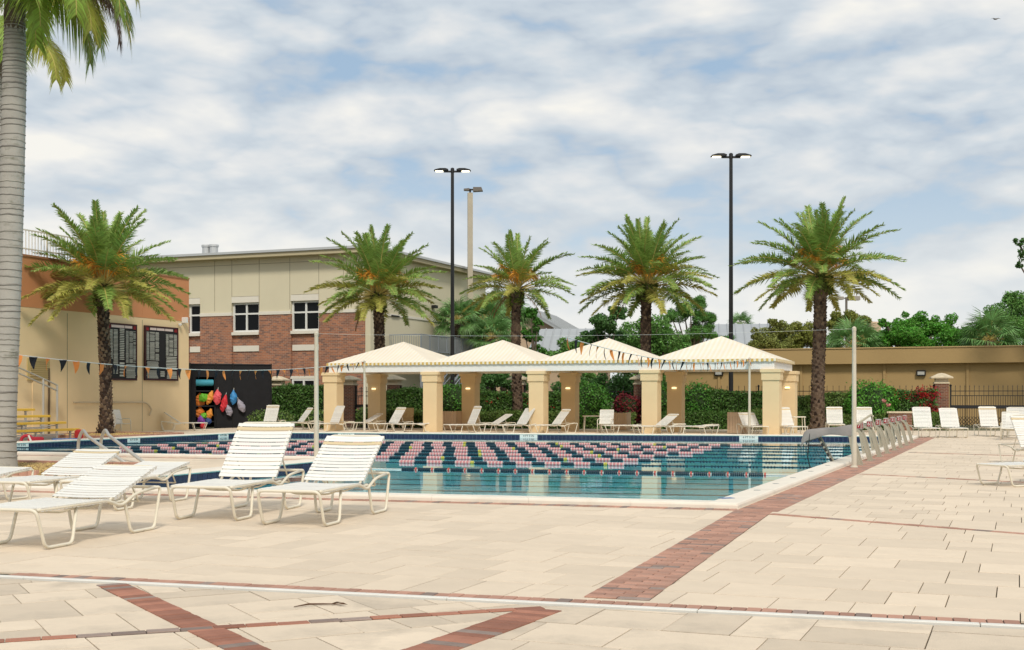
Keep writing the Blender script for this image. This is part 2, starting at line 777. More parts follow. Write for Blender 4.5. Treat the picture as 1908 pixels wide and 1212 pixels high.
def band(name, p, q, width, cols, seed, zt=0.006, step=0.105, near=1e9, m0=None):
    """a band of bricks from p to q (plan), the bricks lying across it in staggered columns"""
    rnd = random.Random(seed)
    p, q = V((p[0], p[1], 0)), V((q[0], q[1], 0))
    t = (q - p)
    L = t.length
    t.normalize()
    nr = V((t.y, -t.x, 0))
    rz = math.atan2(t.y, t.x)
    c = (p + q) / 2
    base = MB().box((c.x, c.y, zt - 0.012), (L, width, 0.008), rz).build(name, M_bandsand)
    struct(base)
    n = int(L / step)
    bl = width / cols
    far = MB()
    for i in range(n):
        s = (i + 0.5) * L / n
        sh = 0.5 if (i % 2 and cols > 1) else 0
        for k in range(cols + (1 if sh else 0)):
            a = max(0.0, (k - sh) * bl)
            b = min(width, (k + 1 - sh) * bl)
            o = (a + b) / 2 - width / 2
            pos = p + t * s + nr * o
            dz = rnd.uniform(-0.002, 0.002)
            if (pos.y < near and abs(pos.x) < pos.y * 0.42 + 0.3 and pos.y > 7.2):
                inst('brick', brick_mesh(L / n - 0.007, b - a - 0.007, m0)[rnd.random() < 0.13], base, (pos.x, pos.y, zt - 0.0065 + dz), rz)
            elif pos.y > 5 and abs(pos.x) < pos.y * 0.45 + 3:
                far.mi = int(rnd.random() < 0.17)
                far.box((pos.x, pos.y, zt - 0.0065 + dz), (L / n - 0.007, b - a - 0.007, 0.014), rz, ch=0.003)
    if far.f:
        stuff(far.build('bricks', [M_brick, M_brick_grey], base))
    return base


def shifted(p, q, k):
    p, q = V((p[0], p[1], 0)), V((q[0], q[1], 0))
    t = (q - p).normalized()
    n_ = V((t.y, -t.x, 0)) * k
    return (p + n_)[:2], (q + n_)[:2]


a_, b_ = wline(0.135)
struct(band('drain_brick_course', a_, b_, 0.2, 1, 1, near=12))
ext = wd * 3
b = MB()
L_ = (V((*WL1, 0)) - V((*WL0, 0))).length
for i in range(6):
    s0 = -1.6 + i * (L_ + 3.2) / 6
    p = V((*WL0, 0)) + wd * (s0 + (L_ + 3.2) / 12)
    b.box((p.x, p.y, 0.0), ((L_ + 3.2) / 6 - 0.006, 0.075, 0.026), math.atan2(wd.y, wd.x), ch=0.004)
struct(b.build('slot_drain', M_drain))
# wide walk band: drain to the pool corner, then along the right side of the pool
kn = G(1398, 957)
pb0, pb1 = wline(0.24), None
st = G(1148, 1117)
sx = V((kn.x - st.x, kn.y - st.y, 0)).normalized()
struct(band('walk_brick_band', (st.x, st.y), (kn.x + sx.x * 0.35, kn.y + sx.y * 0.35), 0.50, 2, 2, near=14.2, zt=0.009))
e1, e2 = shifted(C1, C6, 0.30)
e1 = (V((*e1, 0)) - (V((*e2, 0)) - V((*e1, 0))).normalized() * 0.25)[:2]
struct(band('poolside_brick_band', e1, e2, 0.56, 2, 8, near=20.5))
e1, e2 = shifted(C1, C2, -0.14)
struct(band('near_edge_brick_course', e1, e2, 0.26, 1, 9, near=0))
e1, e2 = shifted(C3, C4, -0.12)
struct(band('peninsula_brick_course', e1, e2, 0.2, 1, 10, near=0))
for i, (x0, y0, x1, y1) in enumerate(((1436, 958.5, 1990, 1002), (1602, 884, 1990, 903.5), (1694, 843.5, 1990, 853))):
    p, q = G(x0, y0), G(x1, y1)
    struct(band('cross_brick_course', p, q, 0.13, 1, 20 + i, zt=0.007, step=0.2, near=15 if i == 0 else 0))
p, q = G(206, 1089), G(520, 1240)
struct(band('diagonal_brick_band', p, q, 0.235, 1, 31, step=0.1, near=30, zt=0.007, m0=M_brick_dark))
p, q = G(1012, 1133.5), G(-60, 1199.5)
struct(band('thin_brick_course', p, q, 0.1, 1, 32, step=0.2, near=30, zt=0.0085, m0=M_brick_dark))
p, q = G(1012, 1136.5), G(724, 1240)
struct(band('diagonal_brick_band', p, q, 0.3, 1, 33, step=0.1, near=30, m0=M_brick_dark))

# ---- pool ---------------------------------------------------------


def tile_mat():
    m = bpy.data.materials.new('pool_tile')
    m.use_nodes = True
    n, l = m.node_tree.nodes, m.node_tree.links
    p = n['Principled BSDF']
    p.inputs['Roughness'].default_value = 0.2
    uv = n.new('ShaderNodeUVMap')
    br = n.new('ShaderNodeTexBrick')
    br.offset = 0
    br.inputs['Scale'].default_value = 1
    br.inputs['Mortar Size'].default_value = 0.006
    br.inputs['Brick Width'].default_value = 0.16
    br.inputs['Row Height'].default_value = 0.16
    br.inputs['Color1'].default_value = (0.010, 0.018, 0.055, 1)
    br.inputs['Color2'].default_value = (0.016, 0.026, 0.075, 1)
    br.inputs['Mortar'].default_value = (0.10, 0.13, 0.18, 1)
    l.new(uv.outputs[0], br.inputs['Vector'])
    l.new(br.outputs['Color'], p.inputs['Base Color'])
    return m


M_tile = tile_mat()
M_tileplain = mat('pool_tile_plain', (0.013, 0.022, 0.065), 0.18, rand=0.25, spec=0.5)
M_plaster = mat('pool_plaster', (0.32, 0.80, 0.92), 0.8, var=0.06, vscale=1.2)
M_lane = mat('lane_tile', (0.02, 0.04, 0.10), 0.4)
FLOOR_Z = -1.0
pool = struct(bpy.data.objects.new('swimming_pool', None))
COL.objects.link(pool)
nP = len(BASIN)
wv, wf, wuv = [], [], []
for i in range(nP):
    p, q = BASIN[i], BASIN[(i + 1) % nP]
    L = math.dist(p, q)
    b0 = len(wv)
    for z in (0.06, -0.36, FLOOR_Z):
        wv += [(*p, z), (*q, z)]
    wf.append((b0, b0 + 1, b0 + 3, b0 + 2))
    wuv.append([(0, 0.05), (L, 0.05), (L, -0.36), (0, -0.36)])
    wf.append((b0 + 2, b0 + 3, b0 + 5, b0 + 4))
    wuv.append([(0, 0)] * 4)
me = bpy.data.meshes.new('basin_wall')
me.from_pydata(wv, [], wf)
me.materials.append(M_tile)
me.materials.append(M_plaster)
uvl = me.uv_layers.new(name='UVMap')
for pi, poly in enumerate(me.polygons):
    poly.material_index = pi % 2
    for k, li in enumerate(poly.loop_indices):
        uvl.data[li].uv = wuv[pi][k]
inst('basin_wall', me, pool)
fl = sheet('basin_floor', offset(POOL, COPW - 0.05), [], FLOOR_Z, M_plaster)
fl.parent = pool
# dark lane lines on the floor of the pool
lu = V((math.cos(R(-13)), math.sin(R(-13)), 0))
lb = MB()
for k in range(7):
    c = V((1.86, 29.9, 0)) + V2 * (1.0 + 2.15 * k) + lu * (-1.2 + 0.3 * k)
    lb.box((c.x, c.y, FLOOR_Z + 0.006), (17.5, 0.25, 0.004), R(-13))
lb.build('lane_line', M_lane, pool)
# coping stones with a rounded lip
PROF = [(0.0, -0.03), (0.0, 0.045), (0.012, 0.070), (0.035, 0.080), (COPW - 0.06, 0.076), (COPW - 0.02, 0.064), (COPW, 0.042), (COPW - 0.02, 0.02), (COPW - 0.05, 0.012)]
rings = [offset(POOL, d) for d, z in PROF]
for i in range(nP):
    j = (i + 1) % nP
    L = math.dist(POOL[i], POOL[j])
    ns = max(2, round(L / 1.5))
    for s in range(ns):
        t0, t1 = s / ns + 0.0015 / L * (s > 0), (s + 1) / ns - 0.0015 / L * (s < ns - 1)
        vs_, fs_ = [], []
        for t in (t0, t1):
            for (d, z), rg in zip(PROF, rings):
                p, q = rg[i], rg[j]
                vs_.append((p[0] + (q[0] - p[0]) * t, p[1] + (q[1] - p[1]) * t, z))
        k = len(PROF)
        for a in range(k - 1):
            fs_.append((a, a + 1, k + a + 1, k + a))
        fs_ += [tuple(range(k))[::-1], tuple(range(k, 2 * k))]
        o = MB().add(vs_, fs_).build('coping_stone', M_coping, pool)
# waterline tiles on the bay wall that faces the camera
p, q = V((*BASIN[1], 0)), V((*BASIN[2], 0))
t = (q - p)
L = t.length
t.normalize()
nr = V((t.y, -t.x, 0))
tm = MB().box((0, 0, 0), (0.152, 0.012, 0.152), ch=0).mesh('waterline_tile', M_tileplain)
for k in range(int(L / 0.16)):
    c = p + t * (0.08 + k * 0.16) + nr * 0.002
    inst('waterline_tile', tm, pool, (c.x, c.y, -0.055), math.atan2(t.y, t.x))
# skimmer lids let into the right coping
M_lid = mat('skimmer_lid', (0.30, 0.30, 0.29), 0.6)
p, q = V((*offset(POOL, 0.22)[0], 0)), V((*offset(POOL, 0.22)[5], 0))
t = (q - p).normalized()
for s in (2.3, 3.9, 5.6, 7.7, 10.0):
    c = p + t * s
    MB().lathe([(0.055, 0), (0.055, 0.004), (0.03, 0.007)], (c.x, c.y, 0.0775), 12).build('skimmer_lid', M_lid, pool)
c = p + t * 0.6
mk = MB()
mk.box((c.x - 0.1, c.y + 0.05, 0.081), (0.20, 0.13, 0.004), R(20))
mk.build('blue_marker_tile', mat('marker_blue', (0.05, 0.16, 0.40), 0.4), pool)


def water_mat():
    m = bpy.data.materials.new('pool_water')
    m.use_nodes = True
    n, l = m.node_tree.nodes, m.node_tree.links
    n.clear()
    out = n.new('ShaderNodeOutputMaterial')
    tr = n.new('ShaderNodeBsdfTransparent')
    tr.inputs[0].default_value = (0.70, 0.97, 1.0, 1)
    gl = n.new('ShaderNodeBsdfGlossy')
    gl.inputs['Roughness'].default_value = 0.015
    gl.inputs[0].default_value = (0.93, 0.97, 1.0, 1)
    fr = n.new('ShaderNodeFresnel')
    fr.inputs[0].default_value = 1.33
    tc = n.new('ShaderNodeTexCoord')
    mp = n.new('ShaderNodeMapping')
    mp.inputs['Scale'].default_value = (0.6, 1.6, 1)
    mp.inputs['Rotation'].default_value = (0, 0, R(15))
    l.new(tc.outputs['Object'], mp.inputs[0])
    no = n.new('ShaderNodeTexNoise')
    no.inputs['Scale'].default_value = 1.5
    no.inputs['Detail'].default_value = 3
    l.new(mp.outputs[0], no.inputs['Vector'])
    bp = n.new('ShaderNodeBump')
    bp.inputs['Strength'].default_value = 0.05
    bp.inputs['Distance'].default_value = 0.05
    l.new(no.outputs['Fac'], bp.inputs['Height'])
    l.new(bp.outputs[0], gl.inputs['Normal'])
    mx = n.new('ShaderNodeMixShader')
    l.new(fr.outputs[0], mx.inputs[0])
    l.new(tr.outputs[0], mx.inputs[1])
    l.new(gl.outputs[0], mx.inputs[2])
    l.new(mx.outputs[0], out.inputs[0])
    return m


M_water = water_mat()
struct(sheet('water', offset(POOL, COPW - 0.025), [], WATER_Z, M_water))

# depth markings on the waterline tiles
M_white = mat('white_tile', (0.74, 0.74, 0.70), 0.4)
M_ink = mat('dark_ink', (0.02, 0.02, 0.025), 0.5)


def depth_mark(px, edge):
    """white tiles lettered 4 FT 0 IN on the pool wall 'edge', at photo column px"""
    p, q = V((*BASIN[edge], 0)), V((*BASIN[(edge + 1) % nP], 0))
    t = (q - p).normalized()
    nr = V((t.y, -t.x, 0))
    k = (px - CX) / FPX
    s = (k * p.y - p.x) / (t.x - k * t.y)
    c = p + t * s + nr * 0.006
    m = MB().box((0, 0, 0), (0.72, 0.010, 0.16)).build('depth_tile', M_white, pool, (c.x, c.y, -0.03), math.atan2(t.y, t.x) + math.pi)
    text_part('4 FT 0 IN', 0.115, M_ink, m, (0, 0.007, 0.0), (R(90), 0, math.pi), 'depth_lettering')


for px, ed in ((38, 3), (249, 3), (416, 3), (645, 4), (1395, 4), (985, 4)):
    depth_mark(px, ed)

# ---- planting beds -------------------------------------------------
M_gravel = mat('gravel', (0.42, 0.29, 0.12), 0.9, isl=0.45, var=0.1)
M_mulch = mat('mulch', (0.10, 0.065, 0.04), 0.95, var=0.35, vscale=6, bump=0.8, bscale=25)


def bed(name, poly, base_m, kerb=True, seed=0):
    b = MB()
    b.prism(poly, -0.01, 0.045)
    o = struct(b.build(name, base_m))
    if kerb:
        rnd = random.Random(seed)
        n = len(poly)
        km = MB().box((0, 0, 0.05), (0.19, 0.1, 0.12), ch=0.006).mesh('kerb_brick', M_brick)
        for i in range(n):
            p, q = V((*poly[i], 0)), V((*poly[(i + 1) % n], 0))
            t = (q - p)
            L = t.length
            t.normalize()
            for k in range(int(L / 0.2)):
                c = p + t * (k + 0.5) * 0.2
                inst('kerb_brick', km, o, (c.x, c.y, rnd.uniform(-0.004, 0.004)), math.atan2(t.y, t.x))
    return o


def scatter_stones(name, poly, n, r, m, z, seed):
    rnd = random.Random(seed)
    xs, ys = [p[0] for p in poly], [p[1] for p in poly]
    cs = []
    cl = []
    m_ = len(poly)
    ctr = (sum(xs) / m_, sum(ys) / m_)
    for i in range(m_):
        cl.append(side(poly[i], poly[(i + 1) % m_], ctr))
    while len(cs) < n:
        x, y = rnd.uniform(min(xs), max(xs)), rnd.uniform(min(ys), max(ys))
        if all(a * x + b * y + c > 0.06 for a, b, c in cl):
            cs.append((x, y))
    cs = np.array(cs)
    k = len(cs)
    base = np.array([(1, 0, 0), (0, 1, 0), (-1, 0, 0), (0, -1, 0), (0, 0, 0.8), (0, 0, -0.5)], float)
    rr = r * RNG.uniform(0.6, 1.4, (k, 1, 1))
    v = base[None] * rr * RNG.uniform(0.7, 1.3, (k, 6, 3))
    a = RNG.uniform(0, 6.28, k)
    ca, sa = np.cos(a)[:, None], np.sin(a)[:, None]
    vx = v[:, :, 0] * ca - v[:, :, 1] * sa
    vy = v[:, :, 0] * sa + v[:, :, 1] * ca
    v = np.stack([vx + cs[:, None, 0], vy + cs[:, None, 1], v[:, :, 2] + z], 2)
    f = np.array([(0, 1, 4), (1, 2, 4), (2, 3, 4), (3, 0, 4), (1, 0, 5), (2, 1, 5), (3, 2, 5), (0, 3, 5)])
    f = (f[None] + (np.arange(k) * 6)[:, None, None]).reshape(-1, 3)
    return inst(name, np_mesh(name, v.reshape(-1, 3), f, m))


g0 = [(-7.75, 27.1), (-9.1, 24.2), (-13.8, 25.6), (-13.0, 28.9)]
bed('gravel_bed', g0, M_gravel, True, 1)
stuff(scatter_stones('gravel', g0, 6000, 0.028, M_gravel, 0.052, 2), 'tan gravel in the bed round the tall palm by the bay')
g1 = [(-13.3, 51.0), (-14.9, 46.6), (-18.2, 47.9), (-16.7, 52.4)]
bed('gravel_bed', g1, M_gravel, True, 3)
stuff(scatter_stones('gravel', g1, 2500, 0.035, M_gravel, 0.052, 4), 'tan gravel round the date palm beside the record boards')
# mulch strip along the fence
FE0, FE1 = V((-12.6, 68.0, 0)), V((20.4, 60.0, 0))
fd = (FE1 - FE0).normalized()
fnn = V((fd.y, -fd.x, 0))          # towards the pool
if fnn.y > 0:
    fnn = -fnn
mp_ = [(FE0 + fnn * 2.9)[:2], (FE1 + fnn * 1.9 - fd * 0.4)[:2], (FE1 - fnn * 1.2 - fd * 0.4)[:2], (FE0 - fnn * 1.2)[:2]]
bed('mulch_bed', [tuple(p) for p in mp_], M_mulch, False)
# ------------------------------------------------------------------ buildings, pavilion, fence
M_stucco_tan = mat('stucco_tan', (0.74, 0.57, 0.34), 0.9, var=0.05, vscale=0.6, bump=0.12, bscale=60, dirt=(0.67, 0.51, 0.30), dscale=0.5, dlo=0.55, dhi=0.9)
M_stucco_orange = mat('stucco_orange', (0.54, 0.24, 0.11), 0.9, var=0.06, vscale=0.5, bump=0.12, bscale=60)
M_cream = mat('stucco_cream', (0.63, 0.575, 0.42), 0.9, var=0.04, vscale=0.4, bump=0.1, bscale=50)
M_trim = mat('trim_offwhite', (0.70, 0.66, 0.57), 0.8, var=0.04)
M_metal_roof = mat('metal_fascia', (0.55, 0.56, 0.56), 0.45, metal=0.5)
M_winframe = mat('window_frame', (0.70, 0.70, 0.67), 0.5)
M_glass = mat('window_glass', (0.006, 0.007, 0.008), 0.12, spec=0.12)
M_black = mat('black_metal', (0.008, 0.008, 0.009), 0.45, spec=0.5)
M_grey_metal = mat('grey_metal', (0.30, 0.33, 0.36), 0.5, metal=0.4)
M_steel = mat('steel', (0.55, 0.54, 0.50), 0.35, metal=0.6)
M_seam = mat('wall_joint', (0.30, 0.26, 0.18), 0.9)


def brickwall_mat(name, c1, c2, mortar, w=0.26, h=0.085, ang=0.0):
    m = bpy.data.materials.new(name)
    m.use_nodes = True
    n, l = m.node_tree.nodes, m.node_tree.links
    p = n['Principled BSDF']
    p.inputs['Roughness'].default_value = 0.9
    p.inputs['Specular IOR Level'].default_value = 0.2
    tc = n.new('ShaderNodeTexCoord')
    sp = n.new('ShaderNodeSeparateXYZ')
    l.new(tc.outputs['Object'], sp.inputs[0])
    ad = n.new('ShaderNodeMath')
    ad.operation = 'ADD'
    for i_, w_ in ((0, math.cos(ang) + math.sin(ang)), (1, math.cos(ang) - math.sin(ang))):
        ml = n.new('ShaderNodeMath')
        ml.operation = 'MULTIPLY'
        ml.inputs[1].default_value = w_
        l.new(sp.outputs[i_], ml.inputs[0])
        l.new(ml.outputs[0], ad.inputs[i_])
    cb = n.new('ShaderNodeCombineXYZ')
    l.new(ad.outputs[0], cb.inputs[0])
    l.new(sp.outputs[2], cb.inputs[1])
    br = n.new('ShaderNodeTexBrick')
    br.inputs['Scale'].default_value = 1
    br.inputs['Brick Width'].default_value = w
    br.inputs['Row Height'].default_value = h
    br.inputs['Mortar Size'].default_value = 0.008
    br.inputs['Bias'].default_value = -0.1
    br.inputs['Color1'].default_value = (*c1, 1)
    br.inputs['Color2'].default_value = (*c2, 1)
    br.inputs['Mortar'].default_value = (*mortar, 1)
    l.new(cb.outputs[0], br.inputs['Vector'])
    no = n.new('ShaderNodeTexNoise')
    no.inputs['Scale'].default_value = 1.3
    no.inputs['Detail'].default_value = 6
    l.new(tc.outputs['Object'], no.inputs['Vector'])
    mr = n.new('ShaderNodeMapRange')
    mr.inputs[3].default_value, mr.inputs[4].default_value = 0.75, 1.25
    l.new(no.outputs['Fac'], mr.inputs[0])
    hs = n.new('ShaderNodeHueSaturation')
    l.new(mr.outputs[0], hs.inputs['Value'])
    l.new(br.outputs['Color'], hs.inputs['Color'])
    l.new(hs.outputs[0], p.inputs['Base Color'])
    bp = n.new('ShaderNodeBump')
    bp.inputs['Strength'].default_value = 0.5
    bp.inputs['Distance'].default_value = 0.012
    bp.invert = True
    l.new(br.outputs['Fac'], bp.inputs['Height'])
    l.new(bp.outputs[0], p.inputs['Normal'])
    return m


M_bwall = brickwall_mat('brick_wall', (0.41, 0.175, 0.10), (0.17, 0.10, 0.085), (0.40, 0.31, 0.23), 0.30, 0.10, TH)
M_bpillar = brickwall_mat('brick_pillar', (0.24, 0.10, 0.06), (0.13, 0.065, 0.05), (0.30, 0.24, 0.18), 0.21, 0.075)

# ---- left building: record-board wall ------------------------------
LA = V((-15.3, 59.7, 0))                 # its far corner


def LP(t, n=0.0, z=0.0):
    """point t metres from the far corner towards the camera, n metres proud of the wall"""
    p = LA - V2 * t + U2 * n
    return V((p.x, p.y, z))


def left_t(px):
    k = (px - CX) / FPX
    return (LA.x - k * LA.y) / (V2.x - k * V2.y)


lb_ = empty('pool_building', LA)
tag(lb_, 'tan and burnt orange stucco building behind the yellow bleachers', 'building')
LRZ = math.atan2(V2.y, V2.x)             # local x axis away from the camera


def lbox(name, t0, t1, z0, z1, n0, n1, m, parent=lb_):
    c = (LP(t0, n0, z0) + LP(t1, n1, z1)) / 2 - LA
    return MB().box(c, (abs(t1 - t0), abs(n1 - n0), abs(z1 - z0)), LRZ).build(name, m, parent)


lbox('lower_wall', 0, 34, -0.1, 5.1, -11, 0, M_stucco_tan)
lbox('upper_wall', 0, 34, 5.103, 7.1, -11.01, 0.012, M_stucco_orange)
lbox('roof_coping', 0, 34, 7.1, 7.18, -11.03, 0.05, mat('coping_rust', (0.36, 0.17, 0.09), 0.8))
lbox('roof_parapet', 6.0, 34, 7.2, 8.7, -9, -5.5, M_trim)
for t in (3.4, 8.2, 13.0, 17.8):
    lbox('control_joint', t, t + 0.03, 0.0, 5.0, -0.01, 0.006, M_seam)
for t in (3.4, 8.2, 13.0):
    lbox('control_joint', t, t + 0.03, 5.2, 7.0, 0.005, 0.016, M_stucco_orange)
# roof railing
rl = MB()
for z in (7.45, 8.2):
    rl.box((LP(4, -0.25, z) + LP(30, -0.25, z)) / 2 - LA, (26, 0.05, 0.05), LRZ)
for k in range(150):
    t = 4 + k * 0.17
    rl.box(LP(t, -0.25, 7.7) - LA, (0.025, 0.025, 1.0) if k % 10 else (0.06, 0.06, 1.05), LRZ)
rl.build('roof_railing', M_trim, lb_)
# louvred vent over a door
tv = left_t(70)
zv1, zv0 = hgt(671, LP(tv).y), hgt(707, LP(tv).y)
tl, tr_ = left_t(50), left_t(91)
vent = lbox('louvre_vent', tl, tr_, zv0 - 0.05, zv1 + 0.05, 0, 0.05, mat('vent_yellow', (0.48, 0.37, 0.16), 0.7))
for k in range(9):
    z = zv0 + (k + 0.5) * (zv1 - zv0) / 9
    c = (LP(tl - 0.12, 0.06, z) + LP(tr_ + 0.12, 0.06, z)) / 2 - LA
    MB().box(c, (tl - tr_ - 0.24, 0.05, 0.028), LRZ).build('louvre', mat('louvre_tan', (0.56, 0.43, 0.22), 0.7), vent)
lbox('door', left_t(60), left_t(88), 0.0, 2.55, 0, 0.03, M_stucco_tan)
lbox('door_jamb', left_t(88) - 0.07, left_t(88), 0.0, 2.7, 0, 0.08, mat('jamb', (0.14, 0.10, 0.06), 0.8))
# exterior stair rail beside the bleachers
sr = MB()
ta, tb = left_t(15), left_t(88)
for dz in (0.0, -0.22):
    sr.tube([LP(ta, 0.5, hgt(685, LP(ta).y) + dz), LP(tb, 0.5, hgt(718, LP(tb).y) + dz)], 0.035, 8)
for px in (62, 88):
    tt = left_t(px)
    sr.tube([LP(tt, 0.5, 0), LP(tt, 0.5, hgt(685 + (px - 15) * 0.45, LP(tt).y))], 0.05, 8)
o = sr.build('stair_railing', M_steel)
tag(o, 'grey steel stair railing sloping down in front of the louvred vent', 'railing')
# wall-mounted handrail
tr0, tr1 = left_t(133), left_t(272)
hr = MB()
zr = lambda px, y: hgt(y, LP(left_t(px)).y)
hr.tube(fillet([LP(left_t(133), 0.12, zr(133, 750)), LP(left_t(262), 0.12, zr(262, 750)), LP(left_t(271), 0.12, zr(271, 752)),
                LP(left_t(279), 0.12, zr(279, 764)), LP(left_t(274), 0.12, zr(274, 774))], 0.3), 0.035, 8)
for px in (140, 180, 230, 255):
    hr.tube([LP(left_t(px), 0, zr(px, 751)), LP(left_t(px), 0.12, zr(px, 751))], 0.02, 6)
tag(hr.build('wall_pipe', mat('pipe_tan', (0.52, 0.42, 0.28), 0.5)), 'tan pipe with a drooping hose end fixed along the tan wall', 'pipe')
# camera on the wall corner
cm = MB()
t = left_t(340)
cm.box(LP(t, 0.14, zr(340, 597)), (0.14, 0.26, 0.26), LRZ, ch=0.02)
cm.tube([LP(t, 0, zr(340, 604)), LP(t, 0.14, zr(340, 602))], 0.03)
cm.lathe([(0.05, -0.12), (0.09, -0.05), (0.09, 0.0)], LP(t + 0.35, 0.12, zr(340, 604)), 10)
tag(cm.build('security_camera', M_winframe), 'small white security camera high at the corner of the tan wall', 'camera')

# record boards
M_board = mat('board_black', (0.012, 0.012, 0.014), 0.6)
M_boardframe = mat('board_frame', (0.05, 0.018, 0.02), 0.5)
M_strip = mat('board_strip', (0.42, 0.43, 0.38), 0.7, rand=0.2)
M_head = mat('board_header', (0.60, 0.50, 0.47), 0.7)
M_emb = mat('board_emblem', (0.22, 0.015, 0.02), 0.6)


def record_board(px0, px1, ytl, ybl, cols, label, mid):
    t0, t1 = left_t(px0), left_t(px1)
    z1, z0 = hgt(ytl, LP(t0).y), hgt(ybl, LP(t0).y)
    W, H = t0 - t1, z1 - z0
    e = empty('record_board', LP(t0, 0.02, z0), LRZ)
    # local frame: x along the wall (0..W), z up, -y proud of the wall
    MB().box((W / 2, -0.05, H / 2), (W, 0.06, H)).build('backboard', M_board, e)
    f = MB()
    for c, s in (((W / 2, -0.06, H - 0.035), (W + 0.06, 0.1, 0.07)), ((W / 2, -0.06, 0.035), (W + 0.06, 0.1, 0.07)),
                 ((0, -0.06, H / 2), (0.06, 0.098, H - 0.14)), ((W, -0.06, H / 2), (0.06, 0.098, H - 0.14))):
        f.box(c, s)
    f.build('board_frame', M_boardframe, e)
    for x0, x1 in mid:
        MB().box(((x0 + x1) / 2 * W, -0.085, H * 0.945), ((x1 - x0) * W, 0.012, H * 0.045)).build('header_panel', M_head, e)
    for x in (0.06, 0.94):
        MB().box((x * W, -0.086, H * 0.94), (W * 0.085, 0.012, H * 0.06)).build('emblem', M_emb, e)
    rnd = random.Random(int(px0))
    for x0, x1, zt, zb, nr, dens in cols:
        s = MB()
        for r in range(nr):
            z = (zt - (zt - zb) * r / nr) * H
            if rnd.random() > dens:
                continue
            cw = (x1 - x0) * W * rnd.uniform(0.86, 1.0)
            s.box(((x0 + x1) / 2 * W, -0.086, z), (cw, 0.012, (zt - zb) / nr * H * 0.55))
        s.build('name_strips', M_strip, e)
    tag(e, label, 'board', 'record boards on the tan wall')
    return e


cols_r = [(0.03, 0.11, 0.88, 0.36, 34, 1), (0.13, 0.28, 0.88, 0.36, 34, 0.93), (0.30, 0.41, 0.88, 0.36, 34, 0.9), (0.03, 0.41, 0.34, 0.20, 7, 1),
          (0.03, 0.41, 0.18, 0.03, 10, 1), (0.63, 0.71, 0.86, 0.46, 26, 1), (0.73, 0.86, 0.86, 0.46, 26, 0.93), (0.88, 0.98, 0.86, 0.46, 26, 0.9),
          (0.63, 0.98, 0.44, 0.19, 9, 1), (0.66, 0.98, 0.17, 0.03, 9, 1), (0.45, 0.59, 0.16, 0.05, 3, 1)]
record_board(267.5, 327.5, 606.5, 709, cols_r, 'black record board nearest the corner, with an empty dark middle column', [(0.14, 0.33), (0.35, 0.58), (0.6, 0.85)])
cols_l = [(0.03, 0.19, 0.88, 0.36, 34, 1), (0.21, 0.36, 0.88, 0.1, 34, 0.93), (0.42, 0.58, 0.90, 0.34, 18, 1), (0.42, 0.58, 0.30, 0.03, 5, 1),
          (0.63, 0.73, 0.87, 0.30, 36, 1), (0.75, 0.88, 0.87, 0.30, 36, 0.93), (0.89, 0.98, 0.87, 0.30, 36, 0.9), (0.63, 0.98, 0.28, 0.03, 12, 1)]
record_board(196, 250.5, 601, 708.5, cols_l, 'black record board half hidden behind the date palm trunk', [(0.14, 0.58), (0.6, 0.85)])

# ---- brick building behind ----------------------------------------
BA = V((-8.2, 73.0, 0))                  # right front corner


def BP(s, n=0.0, z=0.0):
    """s metres to the left of the corner along the front, n metres proud of it"""
    p = BA - U2 * s - V2 * n
    return V((p.x, p.y, z))


def front_s(px):
    k = (px - CX) / FPX
    return (BA.x - k * BA.y) / (U2.x - k * U2.y)


bb = empty('brick_building', BA)
tag(bb, 'two storey brick and cream building with dark windows and flat roof', 'building')


def bbox(name, s0, s1, z0, z1, n0, n1, m, parent=bb):
    c = (BP(s0, n0, z0) + BP(s1, n1, z1)) / 2 - BA
    return MB().box(c, (abs(s1 - s0), abs(n1 - n0), abs(z1 - z0)), RZ).build(name, m, parent)


bsc = 77.5 / 2350
zb = lambda y, px=350: hgt(y, BP(front_s(px)).y)
Z_BAND0, Z_BAND1 = zb(590.5, 372), zb(584.5, 372)
Z_ROOF = zb(487.5, 372)
# solid masses behind the facade
bbox('core_wall', 0.01, 26, Z_BAND1, Z_ROOF - 0.01, -17, -0.5, M_cream)
wins = [(351, 373, True), (432, 482.5, True), (542, 594, True)]
ww = [(front_s(b), front_s(a)) for a, b, _ in wins]      # (right s, left s)
wz0, wz1 = zb(621, 372), zb(567, 372)
# brick storey: piers and recessed bays
edges = [0.35] + [v for pr in sorted(ww) for v in pr] + [26]
for i in range(0, len(edges), 2):
    bbox('brick_pier', edges[i], edges[i + 1], -0.1, Z_BAND0, -6, 0.0, M_bwall)
    bbox('stone_band', edges[i], edges[i + 1], Z_BAND0, Z_BAND1, -6, 0.05, M_trim)
    bbox('cream_wall', edges[i] if i else 0.0, edges[i + 1], Z_BAND1, wz1 + 0.38, -6, 0.0, M_cream)
bbox('upper_cream_wall', 0.0, 26, wz1 + 0.381, Z_ROOF, -17, 0.0, M_cream)
for s0, s1 in ww:
    bbox('brick_bay', s0, s1, -0.1, wz0 - 0.12, -6, -0.14, M_bwall)
    bbox('stone_panel', s0 + 0.05, s1 - 0.05, zb(656.5, 372), zb(646, 372), -0.14, -0.08, M_trim)
    bbox('window_sill', s0 + 0.003, s1 - 0.003, wz0 - 0.18, wz0 - 0.002, -0.3, 0.06, M_trim)
    bbox('window_lintel', s0 + 0.003, s1 - 0.003, wz1 + 0.002, wz1 + 0.36, -0.3, 0.03, M_trim)


